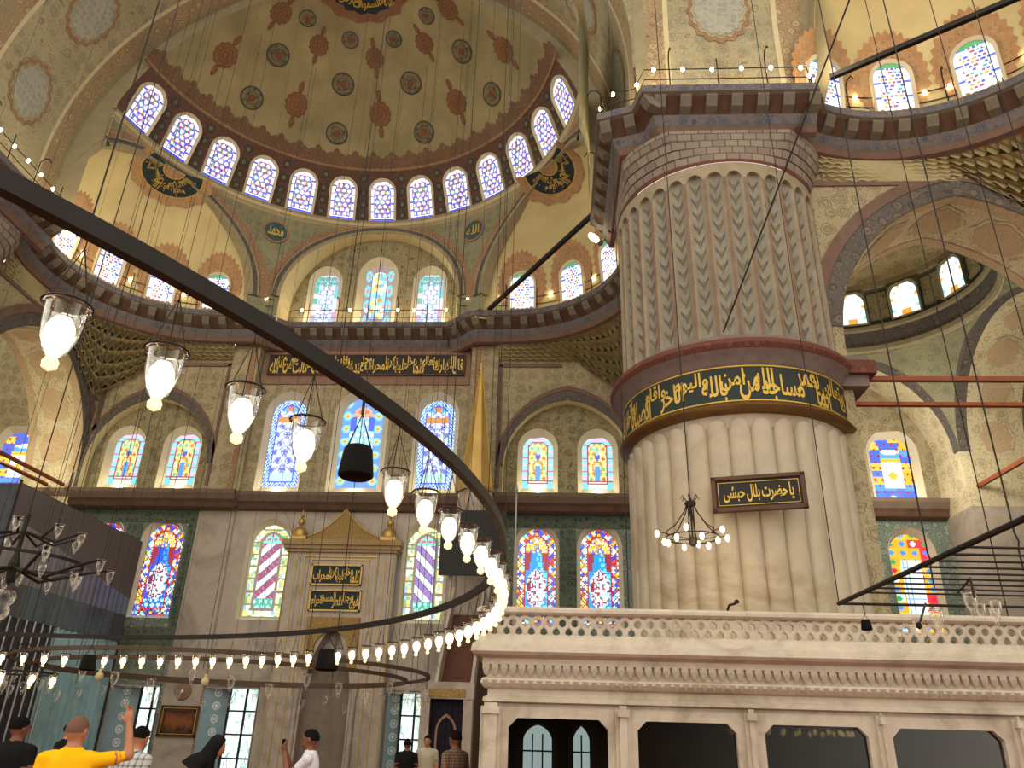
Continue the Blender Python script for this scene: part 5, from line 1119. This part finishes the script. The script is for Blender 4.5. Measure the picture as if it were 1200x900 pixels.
railing('gallery_railing', mp(PR_, mapL), 'thin railing with small bulbs along the left exedra', False, .2)
railing('gallery_railing', [(A+8.07, 19.2), (A+8.07, 14.87), (A+8.9, 14.6), (A+9.08, 13.97), (A+13.2, 13.97)], 'thin railing with small bulbs on top of the pier cornice', True, .12, bstep=.7)
railing('gallery_railing', mp([(A+8.07, 19.2), (A+8.07, 14.87)], mapL), 'thin railing with small bulbs on the left pier cornice', False, .12)
railing('gallery_railing', RRP, 'thin railing with small bulbs along the upper right exedra', True, .2, bstep=.55)
for x in (-2.4, 0, 2.4): light('gallery_bulb_light', 'POINT', (A+x, 25.75, 16.25), 14, (1, .84, .52), .15)
# flood lamps and iron beams across the exedras
def beam(p, q, label, r=.06):
    b = MB(); P, Q = Vector(p), Vector(q); d = (Q-P).normalized(); x = d.cross(Vector((0, 0, 1))).normalized()*r; u = Vector((0, 0, r*1.1))
    b.add([e+a+c for e in (P, Q) for a in (-x, x) for c in (-u, u)], [(0, 1, 3, 2), (4, 6, 7, 5), (0, 4, 5, 1), (2, 3, 7, 6), (0, 2, 6, 4), (1, 5, 7, 3)]); o = b.build('iron_beam', M_IRON); tag(o, label, 'beam', 'iron tie beams'); return o
beam((A+8.2, 19.0, 16.0), (A+4.6, 24.7, 16.0), 'dark iron beam slanting across the right exedra windows'); beam((A-8.2, 19.0, 16.0), (A-4.6, 24.7, 16.0), 'dark iron beam under the ring at the left exedra'); beam(mapD((A+8.2, 19.2, 16.0)), mapD((A+4.6, 24.7, 16.0)), 'dark iron beam slanting across the upper right exedra', .055)
def flood(loc, tgt, label):
    t = empty('flood_lamp', loc); tag(t, label, 'flood lamp'); b = MB(); b.ell((0, 0, 0), .1, .1, .2, 12, 8); b.build('lamp_glass', M_FLOODL, t, smooth=True); b = MB(); b.lathe([(.06, .16), (.08, .2), (.08, .32), (.001, .34)], (0, 0, 0), 12); b.tube([(0, 0, .3), (0, .25, .42)], .02, 5); b.build('socket', M_CORBEL, t); t.rotation_euler = (Vector(loc)-Vector(tgt)).to_track_quat('Z', 'Y').to_euler()
flood((A-8.1, 19.35, 15.62), (A-7.0, 19.9, 15.4), 'white flood lamp under the left pier cornice'); flood((1.1, 18.85, 15.0), (.4, 18.2, 15.2), 'white flood lamp under the pier cornice')
for y, z0, z1, lb in ((15.75, 8.98, 9.08, 'upper red-brown iron tie bar right of the pier'), (15.75, 8.39, 8.47, 'lower red-brown iron tie bar right of the pier')):
    b = MB(); b.box(6.42, 12.78, y-.06, y+.06, z0, z1); tag(b.build('tie_bar', M_RUST), lb, 'tie bar', 'iron tie bars')
b = MB(); b.tube([(13.3, 25.5, 9.35), (13.4, 17.6, 9.3)], .08, 6); tag(b.build('tie_bar', M_RUST), 'red-brown tie bar crossing under the right-hand arch', 'tie bar', 'iron tie bars')
for dx, lb in ((0, 'red-brown tie bar above the hoarding'), (-1.2, 'second red-brown tie bar above the hoarding, further left')):
    b = MB(); b.tube([(-17.2+dx*.5, 25.45, 9.4), (-17.3+dx*.6, 19.4, 9.4)], .07, 6); tag(b.build('tie_bar', M_RUST), lb, 'tie bar', 'iron tie bars')
for k in range(4):
    pass
# plaque on the pier
pc = Vector((14.62*math.sin(math.radians(14.9)), 14.62*math.cos(math.radians(14.9)), 5.93)); pq = empty('name_plaque', pc); tag(pq, 'dark framed plaque with gold script hung on the pier', 'sign'); pq.rotation_euler = (math.radians(-3), 0, -math.radians(14.9))
bx(-.8, .8, -.02, .05, -.3, .3, M_BLACK, pq, 'board')
b = MB()
for q in ((-.84, .84, .27, .34), (-.84, .84, -.34, -.27), (-.84, -.76, -.34, .34), (.76, .84, -.34, .34)): b.box(q[0], q[1], -.06, .05, q[2], q[3])
b.build('frame', M_BROWNWOOD, pq)
b = MB()
for q in ((-.72, .72, .215, .225), (-.72, .72, -.225, -.215), (-.72, -.71, -.225, .225), (.71, .72, -.225, .225)): b.box(q[0], q[1], -.03, -.02, q[2], q[3])
b.build('gold_line', M_GOLDP, pq)
V, Fc = script_line(['يا', 'حضرت', 'بلال', 'حبشى'], 1.25, .34, False); lettering(pq, V, Fc, lambda x, y, o: (x, -.03, y-.17))
# long stay wires
def wire(p, q, label, r=.012):
    b = MB(); b.tube([p, q], r, 5); tag(b.build('stay_wire', M_IRON), label, 'wire')
wire((3.45, 14.3, 9.4), (6.2, 9.6, 16.2), 'thin wire running from the pier collar up to the right', .018)
wire((7.9, 8.2, 18.0), (7.9, 8.4, 11.5), 'twisted dark cable near the upper right corner', .018)
for k, (x, y, z0, z1) in enumerate(((-9.3, 16.2, 3, 26), (-5.0, 16.4, 3, 26), (-1.5, 17, 3, 24), (1.2, 13.0, 3.4, 20), (6.9, 12.6, 3.4, 17), (8.1, 12.3, 3.4, 17), (7.6, 10.4, 3.4, 17))):
    b = MB(); b.tube([(x, y, z0), (x, y, z1)], .009, 4); tag(b.build('hanging_cable', M_IRON), 'thin cable hanging %s' % ['left of the semi-dome axis', 'right of the semi-dome axis', 'before the right exedra', 'close to the left flank of the pier', 'before the arch right of the pier', 'further right before the corner arch', 'near the right picture edge'][k], 'cable')
# ------------------------------------------------------------------ marble loge in front of the pier
LY, LX0, LX1, LB = 11.5, -1.0, 9.6, 16.0
lg = empty('marble_loge', (LX0, LY, 0)); tag(lg, 'raised white marble loge with pierced balustrade and glazed openings around the pier foot', 'loge')
def lb(x0, x1, y0, y1, z0, z1, name, m=M_MARBL, bevel=0):
    b = MB(); b.box(x0-LX0, x1-LX0, y0-LY, y1-LY, z0, z1); return b.build(name, m, lg)
def sweep(prof, name, m=M_MARBL, x1=LX1):
    """front and left-side moulding; prof = (outward offset, z)"""
    b = MB(); b.grid([[(-o, LB-LY, z), (-o, -o, z), (x1-LX0, -o, z)] for o, z in prof], 0); return b.build(name, m, lg)
deck = lb(LX0, LX1, LY, 14.3, 2.6, 2.72, 'deck')
sweep([(-.08, 3.26), (.06, 3.27), (.1, 3.3), (.1, 3.34), (.05, 3.38), (-.12, 3.38), (-.12, 3.27)], 'handrail')
sweep([(-.1, 3.0), (.03, 3.0), (.06, 2.97), (.08, 2.9), (.14, 2.86), (.16, 2.76), (.12, 2.72), (.04, 2.7), (.0, 2.68)], 'fascia')
sweep([(-.06, 2.68), (-.06, 2.44), (0, 2.42), (.02, 2.36), (-.02, 2.3), (-.08, 2.28), (-.08, 2.2), (-.02, 2.17), (-.02, 2.12), (-.12, 2.1), (-.12, 2.0)], 'architrave')
# pierced balustrade: staggered cells, each a ring of marble round a hexagonal hole
cw, ch, z0 = .176, .117, 2.985
def cell(b, x, z, w_, h_, clip_lo, clip_hi):
    hexa = [(x+.056*math.cos(math.pi/6+math.pi/3*k), z+.056*math.sin(math.pi/6+math.pi/3*k)) for k in range(6)]
    cl = lambda v: min(max(v, clip_lo), clip_hi)
    outer = [(x+w_/2, z+h_/2), (x, z+h_/2), (x-w_/2, z+h_/2), (x-w_/2, z-h_/2), (x, z-h_/2), (x+w_/2, z-h_/2)]
    hx_ = [(u, cl(v)) for u, v in hexa]; ot = [(u, cl(v)) for u, v in outer]
    for y in (-.03, .03): b.grid([[(u-LX0, y, v) for u, v in ot], [(u-LX0, y, v) for u, v in hx_]], 0, close=True)
    b.grid([[(u-LX0, -.03, v) for u, v in hx_], [(u-LX0, .03, v) for u, v in hx_]], 0, close=True)
n = int((LX1-LX0)/cw); seg = 10
for k0 in range(0, n, seg):
    b = MB()
    for i in range(k0, min(n, k0+seg)):
        for r in range(3):
            x = LX0+.06+cw*(i+.5)+(cw/2 if r % 2 else 0); cell(b, x, z0+.02+ch*(r+.35), cw, ch, z0, 3.275)
    # interlacing star ribs in low relief
    xa, xb = LX0+.06+cw*k0, LX0+.06+cw*min(n, k0+seg)
    x = xa
    while x < xb-.02:
        for s in (-1, 1): b.tube([(x-LX0+(0 if s > 0 else cw), -.033, z0), (x-LX0+(cw if s > 0 else 0), -.033, 3.27)], .0035, 4)
        x += cw
    b.build('pierced_panel', M_MARBL, lg)
# two rows of hanging cells under the fascia
b = MB(); w_ = .052
b.grid([[(-w_, -.03, .2), (-w_, .06, .2)], [(-w_*.9, -.045, .08), (-w_, .06, .08)], [(-.02, -.03, 0), (-.02, .06, 0)], [(.02, -.03, 0), (.02, .06, 0)], [(w_*.9, -.045, .08), (w_, .06, .08)], [(w_, -.03, .2), (w_, .06, .2)]], 0)
b.add([(-w_, -.03, .2), (-w_*.9, -.045, .08), (-.02, -.03, 0), (.02, -.03, 0), (w_*.9, -.045, .08), (w_, -.03, .2), (0, -.075, .1)], [(0, 1, 6), (1, 2, 6), (2, 3, 6), (3, 4, 6), (4, 5, 6), (5, 0, 6)]); q = b.build('pendant_cell', M_MARBL); PCELL = q.data; bpy.data.objects.remove(q)
b = MB(); b.add([(-.06, 0, .09), (.06, 0, .09), (0, -.07, .09), (0, -.01, 0)], [(0, 2, 3), (2, 1, 3), (0, 1, 2)]); q = b.build('tooth', M_MARBL); TOOTH = q.data; bpy.data.objects.remove(q)
i = 0
while LX0+.05+i*.125 < 8.0:
    c = link('pendant_cell', PCELL, lg); c.location = (.05+i*.125, .05, 2.46); c = link('tooth', TOOTH, lg); c.location = (.05+i*.125, -.0, 2.3); i += 1
# bays: pilasters, chamfered frames, glass
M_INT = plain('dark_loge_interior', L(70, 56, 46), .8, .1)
edges = [(-.62, .73), (1.13, 2.45), (2.82, 4.18), (4.49, 5.93), (6.25, 7.65), (7.95, 9.3)]
prev = LX0
for x0, x1 in edges:
    b = MB(); b.box(prev-LX0, x0-.1-LX0, 0, .35, 0, 2.06); b.box(prev+.05-LX0, x0-.15-LX0, -.06, .0, 0, 2.1); b.box(prev+.02-LX0, x0-.12-LX0, -.09, .0, 1.96, 2.04); b.build('pilaster', M_MARBL, lg); prev = x1+.1
    out = rect(x0-.1, x1+.1, .0, 2.06); ch_ = .12; inn = [(x0, .3), (x1, .3), (x1, 1.92-ch_), (x1-ch_, 1.92), (x0+ch_, 1.92), (x0, 1.92-ch_)]
    b = MB(); b.prism(out, [inn], lambda u, v, d: (u-LX0, .08+d, v), 0, .12, 0, False, 0); fr = b.build('opening_frame', M_MARBL, lg)
    b = MB(); b.prism(inn, [], lambda u, v, d: (u-LX0, .17, v), 0, 0, 0, False); b.build('glass_pane', M_PANE, fr)
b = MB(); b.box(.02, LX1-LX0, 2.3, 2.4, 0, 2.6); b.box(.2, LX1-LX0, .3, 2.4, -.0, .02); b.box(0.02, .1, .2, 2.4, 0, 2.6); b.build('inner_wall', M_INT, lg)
b = MB()  # glowing arches added as the reflection of windows in the loge glass
for x0, x1 in ((-.5, -.02), (.3, .58)): b.prism(pointed(x1-x0, 1.3, 1.58, 6, .3, (x0+x1)/2-LX0), [], lambda u, v, d: (u, 2.26+d, v), 0, .03)
b.build('inner_window', emis('dim_inner_window', (.8, 1, .95, 1), .55), lg)
b = MB()  # dark bars added across the reflected arches
for x in (-.5, -.34, -.18, -.02, .3, .44, .58): b.box(x-.012-LX0, x+.012-LX0, 2.22, 2.25, .3, 1.75)
for z in (.6, .9, 1.2, 1.5): b.box(-.5-LX0, -.02-LX0, 2.22, 2.25, z-.012, z+.012); b.box(.3-LX0, .58-LX0, 2.22, 2.25, z-.012, z+.012)
b.build('inner_mullion', M_IRON, lg)
b = MB(); b.tube([(2.44-LX0, -.0, 3.36), (2.46-LX0, -.08, 3.45), (2.54-LX0, -.1, 3.47), (2.56-LX0, -.1, 3.5)], .018, 6); b.ell((2.57-LX0, -.1, 3.5), .035, .035, .03, 8, 6); o = b.build('rail_spotlight', M_IRON); o.location = (LX0, LY, 0); tag(o, 'tiny bent spotlight clamped on the loge handrail', 'spotlight')
# ------------------------------------------------------------------ people
def checkmat(name, a, c, sc):
    m = NT(name); co = m.coord(); sp = m.n('ShaderNodeSeparateXYZ', {0: co}); s = []
    for k in (0, 2): s.append(m.math('LESS_THAN', m.math('FRACT', m.math('MULTIPLY', sp.outputs[k], sc)), .35))
    t = m.math('MULTIPLY', m.math('ADD', s[0], s[1]), .5); return m.out(m.mixc(t, a, c), .85, .1)
SKIN = plain('tanned_skin', L(176, 122, 92), .55, .3, var=.06); SKIN2 = plain('brown_skin', L(120, 78, 58), .55, .3, var=.06)
HAIR = plain('black_hair', L(20, 16, 15), .85, .08); SHAVEN = plain('shaven_hair', L(112, 80, 66), .7, .2)
C_YEL = plain('yellow_shirt', L(250, 186, 20), .85, .1, var=.06, scale=6); C_BLK = plain('black_clothes', L(26, 25, 28), .9, .1); C_WHT = plain('white_shirt', L(214, 214, 224), .85, .1, var=.05); C_NAV = plain('navy_trousers', L(44, 48, 62), .9, .1)
C_PLD = checkmat('white_plaid_cloth', L(188, 188, 186), L(90, 92, 98), 16); C_BRN = checkmat('brown_check_shirt', L(132, 108, 92), L(70, 54, 48), 26); C_PALE = plain('pale_clothes', L(190, 180, 160), .9, .1)
def capsule(b, p, q, r0, r1, mi, n=12, fx=1.0):
    P, Q = Vector(p), Vector(q); d = (Q-P); l = d.length; d.normalize(); x = d.cross(Vector((.01, 1, .02))).normalized(); y = d.cross(x); rows = []
    for k in range(4): t = math.pi/2*k/4; rows.append((P-d*r0*math.cos(t), r0*math.sin(t)+1e-4))
    for k in range(3): rows.append((P.lerp(Q, k/2), r0+(r1-r0)*k/2))
    for k in range(3, -1, -1): t = math.pi/2*k/4; rows.append((Q+d*r1*math.cos(t), r1*math.sin(t)+1e-4))
    b.grid([[c+(x*math.cos(a)*fx+y*math.sin(a))*r for a in (2*math.pi*j/n for j in range(n))] for c, r in rows], mi, close=True)
def person(loc, face, label, H, mats, arms=None, lean=0.0, voxel=.017, hair='short', headturn=0.0, hood=None):
    """local frame: faces +y, z up; mats = (skin, shirt, trousers, hair)"""
    S = H/1.7; b = MB()
    hip = Vector((0, 0, .92)); cl, sl = math.cos(lean), math.sin(lean)
    def up(v):      # upper body bends forward about the hips
        v = Vector(v); d = v-hip; return Vector((v.x, hip.y+d.y*cl+d.z*sl, hip.z-d.y*sl+d.z*cl)) if v.z > .9 else v
    sec = [(.84, .165, .115), (.92, .168, .118), (1.0, .155, .108), (1.1, .15, .105), (1.22, .17, .115), (1.32, .182, .115), (1.39, .17, .1), (1.44, .11, .08), (1.48, .065, .062)]
    ring = [[up((w_*math.copysign(abs(math.cos(a))**.8, math.cos(a)), d_*math.copysign(abs(math.sin(a))**.8, math.sin(a)), z)) for a in (2*math.pi*j/20 for j in range(20))] for z, w_, d_ in sec]
    m = len(b.v); b.grid(ring, 1, close=True); b.f += [tuple(m+j for j in range(20))[::-1], tuple(m+8*20+j for j in range(20))]; b.mi += [1, 1]
    capsule(b, up((0, .0, 1.42)), up((0, .02, 1.56)), .058, .052, 0)
    ct, stn = math.cos(headturn), math.sin(headturn)
    def hd_(x, y, z): return up((x*ct-y*stn, .025+x*stn+y*ct, z-.04))
    def blob(c, r, mi, n=14, m_=10): b.grid([[hd_(c[0]+r[0]*math.sin(t)*math.cos(p), c[1]+r[1]*math.sin(t)*math.sin(p), c[2]-r[2]*math.cos(t)) for p in (2*math.pi*j/n for j in range(n))] for t in (.02+(math.pi-.04)*i/m_ for i in range(m_+1))], mi, close=True)
    blob((0, -.005, 1.645), (.076, .096, .098), 0); blob((0, .03, 1.59), (.058, .062, .07), 0); blob((0, .098, 1.625), (.013, .022, .026), 0, 8, 6); blob((0, .085, 1.568), (.026, .016, .01), 0, 8, 6)
    for s in (-1, 1): blob((s*.078, -.005, 1.632), (.012, .022, .034), 0, 8, 6); blob((s*.03, .08, 1.648), (.016, .014, .01), 0, 8, 6)
    arms = arms or {}
    for s in (-1, 1):
        sh = up((s*.185, 0, 1.38)); el, wr = arms.get(s, ((s*.23, -.02, 1.1), (s*.22, .06, .86))); el, wr = Vector(el), Vector(wr)
        if s not in arms: el, wr = up(el), (up(wr) if lean < .2 else Vector((wr.x, up(el).y+.1, up(el).z-.26)))
        capsule(b, up((s*.12, 0, 1.39)), sh, .07, .066, 1); mid = sh.lerp(el, .6); capsule(b, sh, mid, .062, .056, 1); capsule(b, mid, el, .044, .041, 0); capsule(b, el, wr, .042, .028, 0)
        d = (wr-el).normalized(); fw = Vector((0, 1, 0)); sd_ = d.cross(fw); sd_ = sd_.normalized() if sd_.length > .1 else Vector((1, 0, 0)); pal = wr+d*.05; capsule(b, wr, wr+d*.075, .026, .036, 0, 10, 1.0); nn = d.cross(sd_).normalized()
        curl = arms.get('curl', .5)
        for k, ln in enumerate((.062, .072, .068, .054)):
            base = wr+d*.088+sd_*(.027-.018*k); pt_ = arms.get('point') and k == 0 and arms.get('point') == s
            c1 = base+d*ln*.6+nn*(0 if pt_ else ln*.35*curl); c2 = c1+(d*ln*.6 if pt_ else (d*(1-curl)+nn*curl).normalized()*ln*.55); capsule(b, base, c1, .0105, .0095, 0, 8); capsule(b, c1, c2, .0095, .008, 0, 8)
        tb = wr+d*.03+sd_*.034; t1 = tb+(d*.6+sd_*.6).normalized()*.04; capsule(b, tb, t1, .0125, .011, 0, 8); capsule(b, t1, t1+(d*.9+nn*.3).normalized()*.03, .011, .009, 0, 8)
        capsule(b, (s*.088, 0, .88), (s*.095, .02, .49), .088, .058, 2); capsule(b, (s*.095, .02, .49), (s*.095, -.01, .1), .056, .042, 2); capsule(b, (s*.095, -.05, .045), (s*.1, .14, .04), .042, .038, 3)
    src = b.build('person_source', [mats[0]])
    cen = np.array([np.mean([b.v[i] for i in f], 0) for f in b.f]); lab = np.array(b.mi)
    md = src.modifiers.new('r', 'REMESH'); md.mode = 'VOXEL'; md.voxel_size = voxel; md.adaptivity = 0
    ms = src.modifiers.new('s', 'SMOOTH'); ms.iterations = 2; ms.factor = .5
    me = bpy.data.meshes.new_from_object(src.evaluated_get(bpy.context.evaluated_depsgraph_get())); me.name = 'person'; bpy.data.objects.remove(src)
    me.materials.clear()
    for x in (mats[0], mats[1], mats[2], HAIR): me.materials.append(x)
    n = len(me.polygons); c = np.empty(n*3); me.polygons.foreach_get('center', c); c = c.reshape(-1, 3); out = np.zeros(n, int)
    for i0 in range(0, n, 2000):
        out[i0:i0+2000] = lab[((c[i0:i0+2000, None, :]-cen[None])**2).sum(2).argmin(1)]
    me.polygons.foreach_set('material_index', out.astype(np.int32)); me.polygons.foreach_set('use_smooth', np.ones(n, bool)); me.update()
    o = link('person', me); tag(o, label, 'person'); o.location = (loc[0], loc[1], 0); o.rotation_euler = (0, 0, face); o.scale = (S, S, S)
    h = MB(); ex = 1.06 if hair == 'shaven' else 1.1
    rows = []
    for i in range(9):
        t = .02+1.75*i/8; row = []
        for j in range(20):
            p = 2*math.pi*j/20; lim = 1.0 if math.sin(p) < .2 else (.62 if math.sin(p) > .7 else .8); tt = t*lim
            row.append(hd_(.076*ex*math.sin(tt)*math.cos(p), -.008+.097*ex*math.sin(tt)*math.sin(p), 1.647+.098*ex*math.cos(tt)))
        rows.append(row)
    h.grid(rows, 0, close=True)
    if hood:
        rows = [[hd_(r*math.cos(p), -.02+r*1.1*math.sin(p)*(1 if math.sin(p) < 0 else .75), z) for p in (2*math.pi*j/20 for j in range(20))] for z, r in ((1.77, .01), (1.75, .07), (1.68, .102), (1.6, .105), (1.5, .11), (1.4, .18), (1.3, .22))]
        h = MB(); h.grid(rows, 0, close=True)
    hb = h.build('head_scarf' if hood else 'hair', hood or mats[3], o, smooth=True)
    for s in (-1, 1):
        e = MB(); e.ell(hd_(s*.03, .094, 1.65), .009, .006, .006, 8, 6); e.build('eye', HAIR, o, smooth=True)
    return o
PI = math.pi
person((-3.88, 6.77), .42, 'man in a bright yellow polo shirt seen from behind, one arm raised', 1.7, (SKIN, C_YEL, C_NAV, SHAVEN), {1: ((.42, .1, 1.42), (.37, .16, 1.66)), 'point': 1, 'curl': .8}, hair='shaven', voxel=.014, headturn=-.5)
person((-5.7, 8.82), .1, 'dark-haired man in a black shirt at the left edge', 1.71, (SKIN2, C_BLK, C_NAV, HAIR), voxel=.018, headturn=-.6)
person((-7.56, 12.96), -.5, 'visitor in black standing before the teal sheet', 1.7, (SKIN, C_BLK, C_BLK, HAIR), voxel=.024)
person((-4.32, 8.57), -.3, 'visitor with a white plaid cloth over dark clothes', 1.66, (SKIN, C_PLD, C_BLK, HAIR), voxel=.018, lean=.15)
person((-4.4, 10.16), -1.35, 'bowed visitor in a dark head scarf before the second floor window', 1.66, (SKIN, C_BLK, C_BLK, HAIR), voxel=.018, lean=.5, hood=C_BLK)
person((-2.88, 10.1), PI/2+.1, 'man in a white shirt in profile holding up a small camera', 1.68, (SKIN2, C_WHT, C_NAV, HAIR), {1: ((.17, .2, 1.18), (.05, .3, 1.44)), -1: ((-.17, .2, 1.18), (-.05, .3, 1.44)), 'curl': .9}, voxel=.014)
person((-3.04, 17.74), .2, 'silhouetted visitor in black before the floor window', 1.62, (SKIN2, C_BLK, C_BLK, HAIR), voxel=.026)
person((-2.72, 18.4), PI, 'pale-clothed visitor beside the dark silhouette', 1.7, (SKIN, C_PALE, C_PALE, HAIR), voxel=.026)
person((-1.42, 12.42), .9, 'man in a brown checked shirt beside the loge corner', 1.74, (SKIN2, C_BRN, C_NAV, HAIR), voxel=.02)
b = MB(); b.box(-.045, .045, -.014, .014, -.03, .03, 0); b.lathe([(.016, 0), (.018, .012), (.001, .014)], (0, 0, 0), 12); o = b.build('camera_body', M_RUBBER); tag(o, 'small compact camera held up by the man in the white shirt', 'camera'); o.location = (-3.21, 10.07, 1.545); o.rotation_euler = (0, 0, PI/2+.1)
